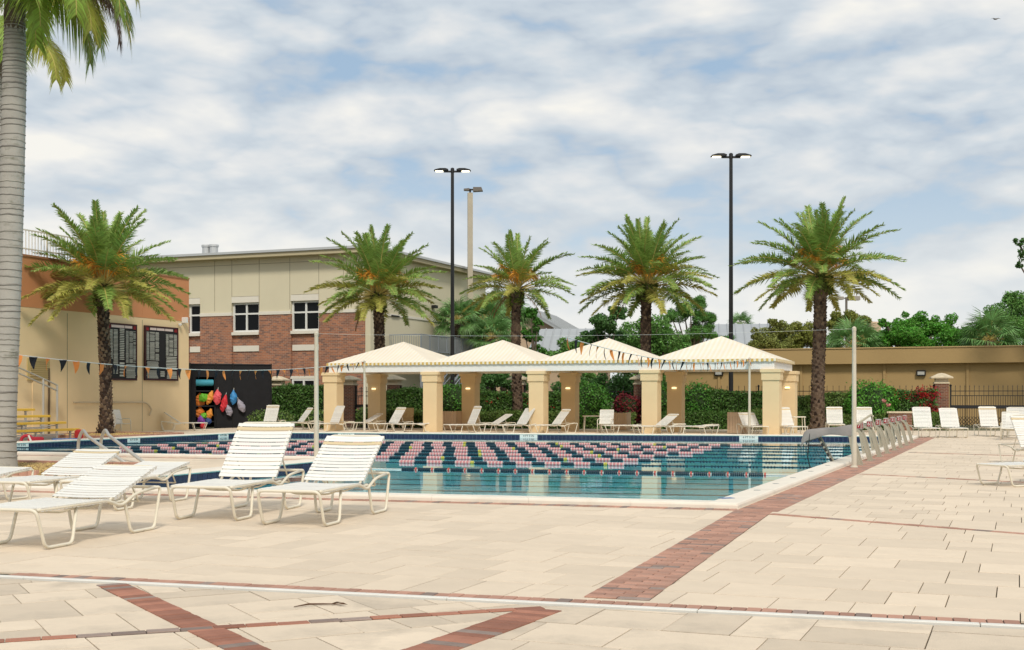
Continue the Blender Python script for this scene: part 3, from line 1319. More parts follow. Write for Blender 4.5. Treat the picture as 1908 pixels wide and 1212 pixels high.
def window(s0, s1, z0, z1, n, parent=bb, cols=2, split=0.62):
    w = empty('window', (0, 0, 0))
    w.parent = parent
    fr = MB()
    fw = 0.11
    def fb(a, b, c, d, nn):
        p = (BP(a, n + nn, c) + BP(b, n + nn, d)) / 2 - BA
        fr.box(p, (abs(a - b), 0.10, abs(d - c)), RZ)
    fb(s0, s1, z0, z0 + fw, 0.0)
    fb(s0, s1, z1 - fw, z1, 0.0)
    xs = [s0 + fw / 2 + (s1 - s0 - fw) * k / cols for k in range(cols + 1)]
    for x in xs:
        fb(x - fw / 2, x + fw / 2, z0 + fw, z1 - fw, 0.004)
    zm = z0 + (z1 - z0) * split
    for k in range(cols):
        fb(xs[k] + fw / 2, xs[k + 1] - fw / 2, zm - fw * 0.45, zm + fw * 0.45, 0.0)
    fr.build('window_frame', M_winframe, w)
    for k in range(cols):
        for a, b in ((z0 + fw, zm), (zm, z1 - fw)):
            c = (BP(xs[k], n - 0.03, a) + BP(xs[k + 1], n - 0.03, b)) / 2 - BA
            MB().box(c, (xs[k + 1] - xs[k] - fw, 0.012, b - a - 0.04), RZ).build('pane', M_glass, w)


for (s0, s1), (a, b, _) in zip(ww, wins):
    window(s0, s1, wz0, wz1, -0.2, cols=2 if b - a > 30 else 1)
s0, s1 = front_s(588), front_s(544)
bbox('window_lintel', s0 - 0.1, s1 + 0.1, zb(706.5, 545), zb(701, 545), -0.2, 0.02, M_trim)
window(s0, s1, 0.9, zb(706.5, 545), -0.05)
# roof and panel joints
bbox('roof_edge', -0.5, 26, Z_ROOF + 0.001, Z_ROOF + 0.24, -17.6, 0.75, mat('soffit_tan', (0.46, 0.40, 0.26), 0.8))
bbox('roof_fascia', -0.6, 26.1, Z_ROOF + 0.241, Z_ROOF + 0.38, -17.7, 0.85, M_metal_roof)
for px in (400, 432, 483, 540, 594, 640):
    s = front_s(px)
    bbox('panel_joint', s - 0.015, s + 0.015, Z_BAND1 + 0.1, Z_ROOF - 0.02, -0.01, 0.006, M_seam)
bbox('panel_joint', -0.003, 26, zb(497, 372) - 0.02, zb(497, 372) + 0.01, -0.01, 0.005, M_seam)
# lower part of the side wall, seen to the right of the corner
def sp(t, n=0.0, z=0.0):
    p = BA + V2 * t + U2 * n
    return V((p.x, p.y, z))


def sbox(name, t0, t1, z0, z1, n0, n1, m, parent=bb):
    c = (sp(t0, n0, z0) + sp(t1, n1, z1)) / 2 - BA
    return MB().box(c, (abs(n1 - n0), abs(t1 - t0), abs(z1 - z0)), RZ).build(name, m, parent)


def side_t(px):
    k = (px - CX) / FPX
    return (BA.x - k * BA.y) / (k * V2.y - V2.x)


sbox('lower_side_wall', 0.02, 16.98, -0.1, Z_BAND1 - 0.004, -0.34, 0.002, M_cream)
sbox('side_stone_band', 0.5, 17, Z_BAND0 - 0.1, Z_BAND1 - 0.15, 0.002, 0.05, M_trim)
for px in (735, 815):
    t = side_t(px)
    z = hgt(590, sp(t).y)
    sbox('vent_slot', t - 0.5, t + 0.5, z - 0.02, z + 0.06, 0.05, 0.10, M_black)
t = side_t(738)
lamp = MB().box(sp(t, 0.15, hgt(560, sp(t).y)) - BA, (0.3, 0.3, 0.4), RZ, ch=0.03).build('wall_lamp', M_winframe, bb)
t = side_t(806)
MB().box(sp(t, 0.15, hgt(572, sp(t).y)) - BA, (0.3, 0.35, 0.2), RZ, ch=0.03).build('wall_lamp', M_black, bb)
for s, hh in ((25.5, 1.2), (24.8, 1.2)):
    p = BP(front_s(313 if s > 25 else 327), -4, Z_ROOF + 0.4)
    MB().lathe([(0.28, 0), (0.28, 1.0), (0.33, 1.02), (0.33, 1.15)], p - BA, 14).build('roof_flue', M_metal_roof, bb)
# outside stair with landing
es = empty('outside_stair', sp(3, 1.2, 0))
tag(es, 'grey steel outside stair and railed landing on the cream side wall', 'stair')
o0 = es.location.copy()
tA, tB = side_t(724), side_t(850)
zf = hgt(624, sp(tA).y) - 1.12
ls = MB()
c = (sp(tA, 0, zf) + sp(tB, 2.2, zf)) / 2 - o0
ls.box((c.x, c.y, zf - 0.1), (2.2, tB - tA, 0.2), RZ)
ls.build('landing', M_grey_metal, es)
for t in np.linspace(tA + 0.3, tB - 0.2, 4):
    MB().box(sp(t, 2.05, zf / 2) - o0, (0.16, 0.16, zf - 0.2), RZ).build('post', M_grey_metal, es)
rl = MB()
zz = (zf + 1.1, zf + 0.12)
for z in zz:
    rl.tube([sp(tA, 0.05, z) - o0, sp(tA, 2.15, z) - o0, sp(tB, 2.15, z) - o0], 0.035, 6)
for k in range(90):
    t = tA + (tB - tA) * k / 89
    rl.box(sp(t, 2.15, zf + 0.61) - o0, (0.022, 0.03, 0.98) if k % 11 else (0.06, 0.06, 1.05), RZ)
for k in range(18):
    rl.box(sp(tA, 0.1 + k * 0.118, zf + 0.61) - o0, (0.022, 0.022, 0.98), RZ)
rl.build('railing', M_grey_metal, es)
# flight going down towards the camera, at the outer edge of the landing
st0, st1 = sp(tB - 2.4, 2.35, zf), sp(tA - 0.6, 2.35, 0.0)
fl_ = MB()
for n_ in (0.0, 1.1):
    a, b = st0 + U2 * n_, st1 + U2 * n_
    for dz, r in ((0.0, 0.11), (0.95, 0.035), (0.55, 0.03)):
        fl_.tube([a + V((0, 0, dz)) - o0, b + V((0, 0, dz)) - o0], r, 6)
    for q in np.linspace(0, 1, 6):
        p = a.lerp(b, q) - o0
        fl_.tube([p, p + V((0, 0, 0.95))], 0.025, 6)
fl_.build('flight_rail', M_grey_metal, es)
for k in range(20):
    p = (st0.lerp(st1, (k + 0.5) / 20) + U2 * 0.55) - o0
    MB().box(p, (1.0, 0.28, 0.03), RZ).build('tread', M_grey_metal, es)

# ---- tan wall building on the right --------------------------------
WA = at(1480, 75)


def WP(s, n=0.0, z=0.0):
    p = WA + U2 * s - V2 * n
    return V((p.x, p.y, z))


def wall_s(px):
    k = (px - CX) / FPX
    return (k * WA.y - WA.x) / (U2.x - k * U2.y)


M_wtan = mat('wall_ochre', (0.40, 0.275, 0.125), 0.9, var=0.05, vscale=0.5, bump=0.1, bscale=50, dirt=(0.34, 0.23, 0.105), dscale=0.35, dlo=0.5, dhi=0.9)
wbd = empty('flat_roofed_building', WA)
tag(wbd, 'low ochre flat roofed building with a deep fascia behind the gate', 'building')


def wbox(name, s0, s1, z0, z1, n0, n1, m, parent=wbd):
    c = (WP(s0, n0, z0) + WP(s1, n1, z1)) / 2 - WA
    return MB().box(c, (abs(s1 - s0), abs(n1 - n0), abs(z1 - z0)), RZ).build(name, m, parent)


wbox('wall', -9.5, 32, -0.1, 3.48, -9, 0, M_wtan)
wbox('fascia', -9.9, 32, 3.483, 4.36, -9.3, 0.45, M_wtan)
wbox('roof_edge', -9.95, 32.05, 4.363, 4.43, -9.35, 0.5, mat('ochre_trim', (0.44, 0.31, 0.15), 0.8))
for px in (1340, 1493, 1648, 1803):
    s = wall_s(px)
    wbox('pilaster', s - 0.07, s + 0.07, 0, 3.48, 0, 0.09, M_wtan)
for px, lab in ((1340, 'left'), (1716.5, 'right')):
    s = wall_s(px)
    z = hgt(695.5, WP(s).y)
    e = empty('wall_light', WP(s, 0.0, z), RZ)
    MB().box((0, -0.09, 0), (0.50, 0.18, 0.32), ch=0.02).build('housing', M_black, e)
    MB().box((0, -0.185, -0.01), (0.38, 0.02, 0.18)).build('lens', mat('lens_grey', (0.45, 0.45, 0.42), 0.3), e)
    tag(e, 'black wall light on the ochre wall %s' % ('seen under the pavilion roof' if lab == 'left' else 'above the red flowering hedge'), 'light')

# ---- distant houses with metal roofs -------------------------------
M_seamroof = mat('standing_seam', (0.42, 0.44, 0.45), 0.45, metal=0.3, var=0.06, vscale=1)
M_house = mat('house_stucco', (0.52, 0.39, 0.27), 0.9, var=0.05)


def gable_house(name, c, w, d, ze, zr, rz, label, wallm=M_house):
    """gable end faces local -y"""
    e = empty(name, c, rz)
    b = MB()
    b.add([(-w / 2, -d / 2, 0), (w / 2, -d / 2, 0), (w / 2, -d / 2, ze), (0, -d / 2, zr - 0.15), (-w / 2, -d / 2, ze),
           (-w / 2, d / 2, 0), (w / 2, d / 2, 0), (w / 2, d / 2, ze), (0, d / 2, zr - 0.15), (-w / 2, d / 2, ze)],
          [(0, 1, 2, 3, 4), (9, 8, 7, 6, 5), (1, 6, 7, 2), (5, 0, 4, 9)])
    b.build('wall', wallm, e)
    rf = MB()
    ov = 0.9
    sl = (zr - ze) / (w / 2)
    for sg in (-1, 1):
        x1 = sg * (w / 2 + ov)
        z1 = ze - sl * ov
        y0, y1 = -d / 2 - ov, d / 2 + ov
        vs_ = [(0, y0, zr), (x1, y0, z1), (x1, y1, z1), (0, y1, zr), (0, y0, zr - 0.25), (x1, y0, z1 - 0.25), (x1, y1, z1 - 0.25), (0, y1, zr - 0.25)]
        rf.add(vs_, [(0, 1, 2, 3), (7, 6, 5, 4), (0, 4, 5, 1), (1, 5, 6, 2), (2, 6, 7, 3)])
    r = rf.build('roof', M_seamroof, e)
    L = math.hypot(w / 2 + ov, sl * (w / 2 + ov))
    for sg in (-1, 1):
        k = 0
        y = -d / 2 - ov
        sm = MB()
        while y < d / 2 + ov:
            sm.box((0, 0, 0), (L, 0.05, 0.09))
            s = MB().box((L / 2, y, 0.04), (L, 0.05, 0.09))
            o = s.build('roof_seam', M_seamroof, r)
            o.rotation_euler = (0, math.atan(sl) if sg > 0 else math.pi - math.atan(sl), 0)
            o.location = (0, 0, zr)
            if sg < 0:
                o.rotation_euler = (0, math.atan(sl), math.pi)
            y += 0.75
    return tag(e, label, 'house')


hz_ = 105
hc = at(1020, hz_)
gh = gable_house('gabled_house', V((hc.x - 0.5, hc.y + 6, 0)), 7.0, 12, hgt(617, hz_), hgt(572, hz_), R(-14), 'tan gabled house with a grey metal roof behind the pavilion')
# two long roofs whose slopes face the camera
def long_roof(name, xl, xr, d, ye, yr, depth, label):
    a, b = at(xl, d), at(xr, d)
    e = empty(name, (a + b) / 2, R(-8))
    w = (b - a).length
    ze, zr = hgt(ye, d), hgt(yr, d + depth / 2)
    MB().box((0, depth / 2, ze / 2), (w * 0.96, depth * 0.9, ze - 0.02)).build('wall', M_house, e)
    rf = MB()
    rf.add([(-w / 2, 0, ze), (w / 2, 0, ze), (w / 2 - 0.5, depth / 2, zr), (-w / 2 + 0.5, depth / 2, zr), (w / 2, depth, ze), (-w / 2, depth, ze)],
           [(0, 1, 2, 3), (3, 2, 4, 5), (0, 3, 5), (1, 4, 2), (0, 5, 4, 1)])
    r = rf.build('roof', M_seamroof, e)
    k = int(w / 0.7)
    for i in range(k):
        x = -w / 2 + 0.5 + i * (w - 1.0) / k
        MB().tube([(x, 0, ze + 0.03), (x, depth / 2, zr + 0.03)], 0.05, 4).build('roof_seam', M_seamroof, r)
    return tag(e, label, 'house')


long_roof('metal_roofed_house', 975, 1125, 92, 668, 613, 10, 'low grey standing seam metal roof below the tan gable')
long_roof('metal_roofed_house', 1300, 1530, 98, 660, 604, 12, 'grey metal roof behind the right lamp post and palm')
ch = at(1628, 120)
MB_c = MB().box((ch.x, ch.y, hgt(600, 120) / 2), (1.0, 1.0, hgt(600, 120)), 0.2, ch=0.1)
tag(MB_c.build('chimney', M_house), 'small tan chimney poking out above the trees on the right', 'chimney')

# ---- pavilion -------------------------------------------------------
M_col = mat('column_stucco', (0.74, 0.57, 0.34), 0.88, var=0.05, vscale=0.9, bump=0.1, bscale=60, dirt=(0.60, 0.44, 0.24), dscale=1.1, dlo=0.55, dhi=0.9)
M_beam = mat('beam_white', (0.78, 0.77, 0.74), 0.6, var=0.03)


def canopy_mat():
    m = bpy.data.materials.new('striped_canvas')
    m.use_nodes = True
    n, l = m.node_tree.nodes, m.node_tree.links
    p = n['Principled BSDF']
    p.inputs['Roughness'].default_value = 0.9
    p.inputs['Specular IOR Level'].default_value = 0.15
    uv = n.new('ShaderNodeUVMap')
    sp_ = n.new('ShaderNodeSeparateXYZ')
    l.new(uv.outputs[0], sp_.inputs[0])
    a = n.new('ShaderNodeMath')
    a.operation = 'MULTIPLY'
    a.inputs[1].default_value = 1 / 0.20
    l.new(sp_.outputs[0], a.inputs[0])
    f = n.new('ShaderNodeMath')
    f.operation = 'FRACT'
    l.new(a.outputs[0], f.inputs[0])
    r = n.new('ShaderNodeValToRGB')
    r.color_ramp.interpolation = 'EASE'
    e = r.color_ramp.elements
    e[0].position, e[0].color = 0.47, (0.88, 0.81, 0.65, 1)
    e[1].position, e[1].color = 0.53, (0.90, 0.86, 0.77, 1)
    l.new(f.outputs[0], r.inputs[0])
    # weathering
    tc = n.new('ShaderNodeTexCoord')
    no = n.new('ShaderNodeTexNoise')
    no.inputs['Scale'].default_value = 1.2
    no.inputs['Detail'].default_value = 6
    l.new(tc.outputs['Object'], no.inputs['Vector'])
    mr = n.new('ShaderNodeMapRange')
    mr.inputs[3].default_value, mr.inputs[4].default_value = 0.88, 1.08
    l.new(no.outputs['Fac'], mr.inputs[0])
    hs = n.new('ShaderNodeHueSaturation')
    l.new(mr.outputs[0], hs.inputs['Value'])
    l.new(r.outputs[0], hs.inputs['Color'])
    l.new(hs.outputs[0], p.inputs['Base Color'])
    tl_ = n.new('ShaderNodeBsdfTranslucent')
    tl_.inputs[0].default_value = (0.95, 0.52, 0.12, 1)
    ms_ = n.new('ShaderNodeMixShader')
    ms_.inputs[0].default_value = 0.17
    l.new(p.outputs[0], ms_.inputs[1])
    l.new(tl_.outputs[0], ms_.inputs[2])
    l.new(ms_.outputs[0], n['Material Output'].inputs[0])
    return m


M_canvas = canopy_mat()
M_valance_y = mat('valance_yellow', (0.62, 0.42, 0.12), 0.9)
M_valance_w = mat('valance_cream', (0.78, 0.73, 0.60), 0.9)
F0, F4 = V((-8.17, 57.8, 0)), V((10.46, 50.7, 0))
pu = (F4 - F0).normalized()
pv = V((-pu.y, pu.x, 0))
PRZ = math.atan2(pu.y, pu.x)
PL = (F4 - F0).length
BAY = PL / 4
PD = 4.35
pav = empty('pavilion', F0, PRZ)
tag(pav, 'long pool pavilion of ten tan columns under four striped tent roofs', 'pavilion')
ZB0, ZB1 = 2.66, 2.99
M_sconce = mat('sconce_lamp', (0.8, 0.7, 0.5), 0.5, emit=(1.0, 0.80, 0.45), estr=0.9)
colm = MB()
colm.box((0, 0, 1.11), (0.66, 0.66, 2.22), ch=0)
COLM = colm.mesh('column', M_col)
capm = MB()
capm.box((0, 0, 2.375), (0.75, 0.75, 0.31))
capm.box((0, 0, 2.595), (0.84, 0.84, 0.13), ch=0.01)
CAPM = capm.mesh('capital', M_col)
for r in range(2):
    for i in range(5):
        c = inst('column', COLM, pav, (i * BAY, r * PD, 0))
        inst('capital', CAPM, c)
        if r == 1:
            MB().box((0, -0.36, 1.95), (0.20, 0.06, 0.07), ch=0.02).build('sconce', M_sconce, c)
bm = MB()
e_ = 0.12
for y in (-0.13, PD + 0.13):
    bm.box((PL / 2, y, (ZB0 + ZB1) / 2), (PL + 2 * e_, 0.2, ZB1 - ZB0))
for i in range(5):
    x = i * BAY + (-0.02 if i == 0 else 0.02 if i == 4 else 0)
    bm.box((x, PD / 2, (ZB0 + ZB1) / 2 + 0.002), (0.2, PD + 0.054, ZB1 - ZB0 - 0.006))
bm.build('beam', M_beam, pav)
PEAK = 4.13
for i in range(4):
    x0, x1 = i * BAY - (0.10 if i == 0 else -0.0), (i + 1) * BAY + (0.10 if i == 3 else 0)
    y0, y1 = -0.30, PD + 0.30
    if i == 0:
        x0 -= 0.1
    if i == 3:
        x1 += 0.1
    ax, ay = (i + 0.5) * BAY, PD / 2
    zE = ZB1 + 0.09
    cv = bpy.data.meshes.new('canopy')
    # slightly sagging canvas: rows between eave and peak
    vs_, fs_, uvs_ = [], [], []
    corners = [(x0, y0), (x1, y0), (x1, y1), (x0, y1)]
    NR, NS = 6, 12
    for s in range(4):
        p, q = corners[s], corners[(s + 1) % 4]
        base = len(vs_)
        for r_ in range(NR + 1):
            t = r_ / NR
            for k in range(NS + 1):
                w = k / NS
                ex, ey = p[0] + (q[0] - p[0]) * w, p[1] + (q[1] - p[1]) * w
                x, y = ex + (ax - ex) * t, ey + (ay - ey) * t
                sag = -0.035 * math.sin(math.pi * t) * math.sin(math.pi * w)
                vs_.append((x, y, zE + (PEAK - zE) * t + sag))
                uvs_.append((x - pav.location.x if s % 2 == 0 else y, t))
        for r_ in range(NR):
            for k in range(NS):
                a = base + r_ * (NS + 1) + k
                fs_.append((a, a + 1, a + NS + 2, a + NS + 1))
    cv.from_pydata(vs_, [], fs_)
    cv.materials.append(M_canvas)
    ul = cv.uv_layers.new(name='UVMap')
    for lp in cv.loops:
        ul.data[lp.index].uv = uvs_[lp.vertex_index]
    cv.polygons.foreach_set('use_smooth', [True] * len(cv.polygons))
    cv.update()
    can = inst('canopy', cv, pav)
    # scalloped valance of alternating flaps
    my, mw = MB(), MB()
    for s in range(4):
        if (s == 1 and i < 3) or (s == 3 and i > 0):
            continue
        p, q = V((*corners[s], 0)), V((*corners[(s + 1) % 4], 0))
        n_ = round((q - p).length / 0.10)
        d = (q - p) / n_
        nr = V((d.y, -d.x, 0)).normalized()
        for k in range(n_):
            a, b2 = p + d * k, p + d * (k + 1)
            hh = 0.10 + 0.012 * math.sin(k * 1.7)
            o2 = nr * 0.006
            tgt = my if k % 2 == 0 else mw
            mid_ = (a + b2) / 2
            top = zE + 0.004
            vv = [a + V((0, 0, top)), b2 + V((0, 0, top)), b2 + V((0, 0, top - hh)), mid_ + V((0, 0, top - hh - 0.03)), a + V((0, 0, top - hh))]
            vv2 = [v_ + o2 * 2 for v_ in vv]
            tgt.add(vv + vv2, [(4, 3, 2, 1, 0), (5, 6, 7, 8, 9), (0, 1, 6, 5), (1, 2, 7, 6), (2, 3, 8, 7), (3, 4, 9, 8), (4, 0, 5, 9)])
    stuff(my.build('yellow_valance', M_valance_y, can))
    stuff(mw.build('cream_valance', M_valance_w, can))

# ---- fence, pillars, gate -------------------------------------------
M_capstone = mat('pillar_cap', (0.62, 0.53, 0.38), 0.85, var=0.06, vscale=3, dirt=(0.42, 0.36, 0.26), dscale=2)


def fence_at(px):
    k = (px - CX) / FPX
    s = (k * FE0.y - FE0.x) / (fd.x - k * fd.y)
    return FE0 + fd * s


FRZ = math.atan2(fd.y, fd.x)
capst = MB()
capst.box((0, 0, 2.22), (0.70, 0.70, 0.08), ch=0.015)
capst.box((0, 0, 2.345), (0.58, 0.58, 0.17))
a, z0, z1 = 0.50, 2.43, 2.70
capst.box((0, 0, 2.46), (1.0, 1.0, 0.06), ch=0.015)
capst.add([(-a, -a, 2.49), (a, -a, 2.49), (a, a, 2.49), (-a, a, 2.49), (-0.16, -0.16, 2.66), (0.16, -0.16, 2.66), (0.16, 0.16, 2.66), (-0.16, 0.16, 2.66), (0, 0, 2.69)],
          [(0, 1, 5, 4), (1, 2, 6, 5), (2, 3, 7, 6), (3, 0, 4, 7), (4, 5, 8), (5, 6, 8), (6, 7, 8), (7, 4, 8)])
CAPS = capst.mesh('cap_stone', M_capstone)
SHAFT = MB().box((0, 0, 1.09), (0.62, 0.62, 2.18)).mesh('brick_shaft', M_bpillar)
PPX = [(518, 'brick fence pillar beside the black storage cage'), (652, 'brick fence pillar behind the second pavilion column'),
       (735, 'brick fence pillar showing its cap between the two leftmost pavilion bays'), (966, 'brick fence pillar half hidden by a palm trunk under the pavilion'),
       (1194, 'brick fence pillar peeping out beside the fourth front column'), (1754, 'brick fence pillar at the end of the red flowering hedge')]
for px, lab in PPX:
    p = fence_at(px)
    e = empty('fence_pillar', p, FRZ)
    inst('brick_shaft', SHAFT, e)
    inst('cap_stone', CAPS, e)
    tag(e, lab, 'pillar', 'brick pillars along the fence')


def iron_fence(p, q, label, h=1.95, gate=False, step=0.13):
    e = empty('iron_fence' if not gate else 'iron_gate', p, math.atan2((q - p).y, (q - p).x))
    L = (q - p).length
    rails = MB()
    for z in (h - 0.12, h - 0.34, 0.12):
        rails.box((L / 2, 0, z), (L, 0.035, 0.035))
    rails.build('rail', M_black, e)
    if gate:
        MB().box((L / 2, -0.01, 1.08), (L, 0.05, 0.16)).build('mid_rail', M_black, e)
    n = int(L / step)
    pk = MB()
    for k in range(n + 1):
        tall = k % 2 == 0
        zz = h + (0.06 if tall else -0.34)
        x = k * L / n
        pk.box((x, 0, zz / 2 + 0.02), (0.02, 0.02, zz))
        if tall:
            pk.add([(x - 0.02, -0.02, zz + 0.02), (x + 0.02, -0.02, zz + 0.02), (x + 0.02, 0.02, zz + 0.02), (x - 0.02, 0.02, zz + 0.02), (x, 0, zz + 0.12)],
                   [(0, 1, 4), (1, 2, 4), (2, 3, 4), (3, 0, 4), (3, 2, 1, 0)])
    pk.build('pickets', M_black, e)
    ps = [0, L / 2, L / 2 + 0.14, L] if gate else [i * L / max(1, round(L / 2.6)) for i in range(max(1, round(L / 2.6)) + 1)]
    for x in ps:
        MB().box((x, 0.001, (h + 0.1) / 2), (0.07, 0.07, h + 0.1)).build('post', M_black, e)
        MB().lathe([(0.05, 0), (0.06, 0.05), (0.02, 0.1)], (x, 0, h + 0.1), 8).build('finial', M_black, e)
    if gate:
        # diamond mesh along the foot of the gate
        dm = MB()
        m_ = int(L / 0.15)
        for k in range(m_):
            x = k * L / m_
            dm.tube([(x, 0.02, 0.14), (x + 0.42, 0.02, 0.62)], 0.011, 4)
            dm.tube([(x + 0.42, 0.026, 0.14), (x, 0.026, 0.62)], 0.011, 4)
        dm.build('lattice', M_black, e)
    return tag(e, label, 'gate' if gate else 'fence')


pp = [fence_at(px) for px, _ in PPX]
g_ = fd * 0.34
iron_fence(pp[0] + g_, pp[1] - g_, 'black iron fence behind the hedge at the brick building', step=0.16)
iron_fence(pp[1] + g_, pp[2] - g_, 'black iron gate between two brick pillars left of the pavilion', gate=True, step=0.15)
iron_fence(pp[2] + g_, pp[3] - g_, 'black iron fence hidden in the hedge under the left tent roofs', step=0.18)
iron_fence(pp[3] + g_, pp[4] - g_, 'black iron fence behind the round bush under the third tent roof', step=0.18)
iron_fence(pp[4] + g_, pp[5] - g_, 'black iron fence with spikes running behind the right date palm', step=0.14)
iron_fence(pp[5] + fd * 0.42, pp[5] + fd * 8.5, 'wide black iron double gate in front of the ochre wall', gate=True, step=0.105)
# ------------------------------------------------------------------ vegetation
M_frond = mat('frond_green', (0.27, 0.39, 0.09), 0.55, isl=0.35, spec=0.35, transl=0.30)
M_frond_o = mat('frond_olive', (0.44, 0.42, 0.10), 0.6, isl=0.35, spec=0.3, transl=0.30)
M_frond_dead = mat('frond_dead', (0.30, 0.17, 0.08), 0.8, isl=0.3, transl=0.2)
M_rachis = mat('rachis', (0.48, 0.38, 0.12), 0.6)
M_orange = mat('date_stalk', (0.75, 0.36, 0.05), 0.6, isl=0.25, transl=0.2)
M_boot = mat('palm_boots', (0.12, 0.082, 0.058), 0.95, isl=0.75, var=0.25, vscale=5)
M_bootgreen = mat('boot_ferns', (0.15, 0.19, 0.035), 0.7, isl=0.5, transl=0.25)


def frond_mesh(name, L, el, bend, mats, nleaf=88, llen=0.65, bare=0.27, vee=0.42, fwd=0.62, lw=0.027, droop=0.14, seed=0, twist=0.0, curl=1.4):
    """pinnate palm frond: a tapering rib that leaves at elevation el (deg) and bends down by bend, with a leaflet row on either side"""
    rnd = random.Random(seed)
    N = 26
    pts, tan = [], []
    p = V((0, 0, 0))
    for i in range(N + 1):
        s = i / N
        a = R(el - bend * s ** curl)
        yaw = twist * s * s
        d = V((math.cos(a) * math.cos(yaw), math.cos(a) * math.sin(yaw), math.sin(a)))
        pts.append(p.copy())
        tan.append(d)
        p = p + d * (L / N)
    b = MB()
    b.mi = 1
    b.tube(pts, [0.032 * (1 - 0.88 * i / N) * L / 3.3 + 0.003 for i in range(N + 1)], 5)
    b.mi = 0
    for k in range(nleaf):
        s = bare + (1 - bare) * (k + 0.5) / nleaf
        f = s * N
        i = min(int(f), N - 1)
        q = pts[i].lerp(pts[i + 1], f - i)
        t = tan[i]
        sd = V((0, 0, 1)).cross(t)
        sd = sd.normalized() if sd.length > 1e-3 else V((0, 1, 0))
        up = t.cross(sd)
        u = (s - bare) / (1 - bare)
        ll = llen * (0.55 + 0.45 * math.sin(math.pi * min(1, u * 1.25 + 0.12))) * (1.0 - 0.35 * u ** 3) * rnd.uniform(0.85, 1.12)
        for sg in (-1, 1):
            v_ = vee * rnd.uniform(-0.5, 1.8)
            fw = fwd * rnd.uniform(0.85, 1.15) * (0.75 + 0.7 * u)
            d = (sd * sg * math.cos(v_) + up * math.sin(v_) + t * fw).normalized()
            tip = q + d * ll + V((0, 0, -droop * ll * rnd.uniform(0.5, 1.4)))
            mid_ = q + d * ll * 0.45 + V((0, 0, -droop * ll * 0.12))
            wv_ = t.cross(d)
            wv_ = (t - d * t.dot(d)).normalized() * lw
            b.add([q - wv_ * 0.6, q + wv_ * 0.6, mid_ + wv_, tip, mid_ - wv_], [(0, 1, 2, 4), (4, 2, 3)])
    return b.mesh(name, mats)


# shared fronds for the date palms: (elevation, bend, how many)
CLASSES = [(82, 14, 5), (69, 24, 7), (54, 32, 8), (38, 38, 9), (22, 42, 11), (8, 42, 12), (-8, 40, 11)]
FLEN = [3.55, 3.75, 3.9, 4.0, 4.0, 3.9, 3.7]
FRONDS = []
for ci, (el, bd, n_) in enumerate(CLASSES):
    vs_ = []
    for v in range(2):
        low = ci >= 4
        m0 = M_frond_o if (low and v == 0) else M_frond
        vs_.append(frond_mesh('frond', FLEN[ci] * (0.93 + 0.07 * v), el + 6 * v, bd + 8 * v, [m0, M_rachis], seed=ci * 7 + v, twist=0.12 * (1 if v else -1)))
    FRONDS.append(vs_)
DEADF = frond_mesh('dead_frond', 2.9, -28, 45, [M_frond_dead, M_frond_dead], nleaf=34, llen=0.34, lw=0.02, droop=0.7, seed=99)


def stalk_mesh(seed):
    rnd = random.Random(seed)
    b = MB()
    el = R(rnd.uniform(45, 72))
    pts = []
    p = V((0, 0, 0))
    for i in range(9):
        a = el - R(60) * (i / 8) ** 1.5
        pts.append(p.copy())
        p = p + V((math.cos(a), 0, math.sin(a))) * 0.17
    b.tube(pts, 0.018, 5)
    for k in range(44):
        q = pts[rnd.randint(4, 8)]
        d = V((rnd.uniform(0.1, 0.8), rnd.uniform(-0.5, 0.5), rnd.uniform(-0.5, 0.5))).normalized()
        L = rnd.uniform(0.25, 0.5)
        b.tube([q, q + d * L * 0.5, q + d * L + V((0, 0, -0.22 * L))], [0.018, 0.016, 0.008], 3, caps=False)
    return b.mesh('fruit_stalk', M_orange)


STALKS = [stalk_mesh(s) for s in range(4)]


def boots_trunk(h, r0, r1, seed, bulge=0.4, nb=None):
    """trunk wrapped in a spiral of cut leaf bases"""
    rnd = random.Random(seed)
    b = MB()
    ph = rnd.uniform(0, 6)
    lean = lambda z: (0.05 * math.sin(z * 0.7 + ph), 0.04 * math.sin(z * 0.5 + ph * 2))
    prof = []
    N = 24
    pts, rs = [], []
    for i in range(N + 1):
        z = h * i / N
        r = r0 + (r1 - r0) * min(1, z / h) + 0.14 * math.exp(-z / 0.35)
        if bulge and z > h - 1.0:
            r *= 1 + bulge * math.sin(math.pi * min(1, (z - h + 1.0) / 1.25)) ** 1.0
        x, y = lean(z)
        pts.append((x, y, z - 0.05))
        rs.append(r)
    b.tube(pts, rs, 14)
    nb = nb or int(h * 52)
    for k in range(nb):
        z = h * (k + 0.5) / nb
        a = k * 2.39996
        i = min(N - 1, int(z / h * N))
        r = rs[i]
        x, y = lean(z)
        w, hh = rnd.uniform(0.06, 0.095), rnd.uniform(0.06, 0.1)
        out = rnd.uniform(0.03, 0.075) * (1.5 if bulge and z > h - 1 else 1)
        ca, sa = math.cos(a), math.sin(a)

        def P(rad, tng, zz):
            return (x + ca * rad - sa * tng, y + sa * rad + ca * tng, zz)
        b.add([P(r * 0.97, -w, z - hh), P(r * 0.97, w, z - hh), P(r + out, w * 0.6, z + hh * 0.6), P(r + out, -w * 0.6, z + hh * 0.6),
               P(r * 0.95, 0, z + hh * 1.1)], [(0, 1, 2, 3), (3, 2, 4), (0, 3, 4), (1, 4, 2)])
    return b, lean(h), rs


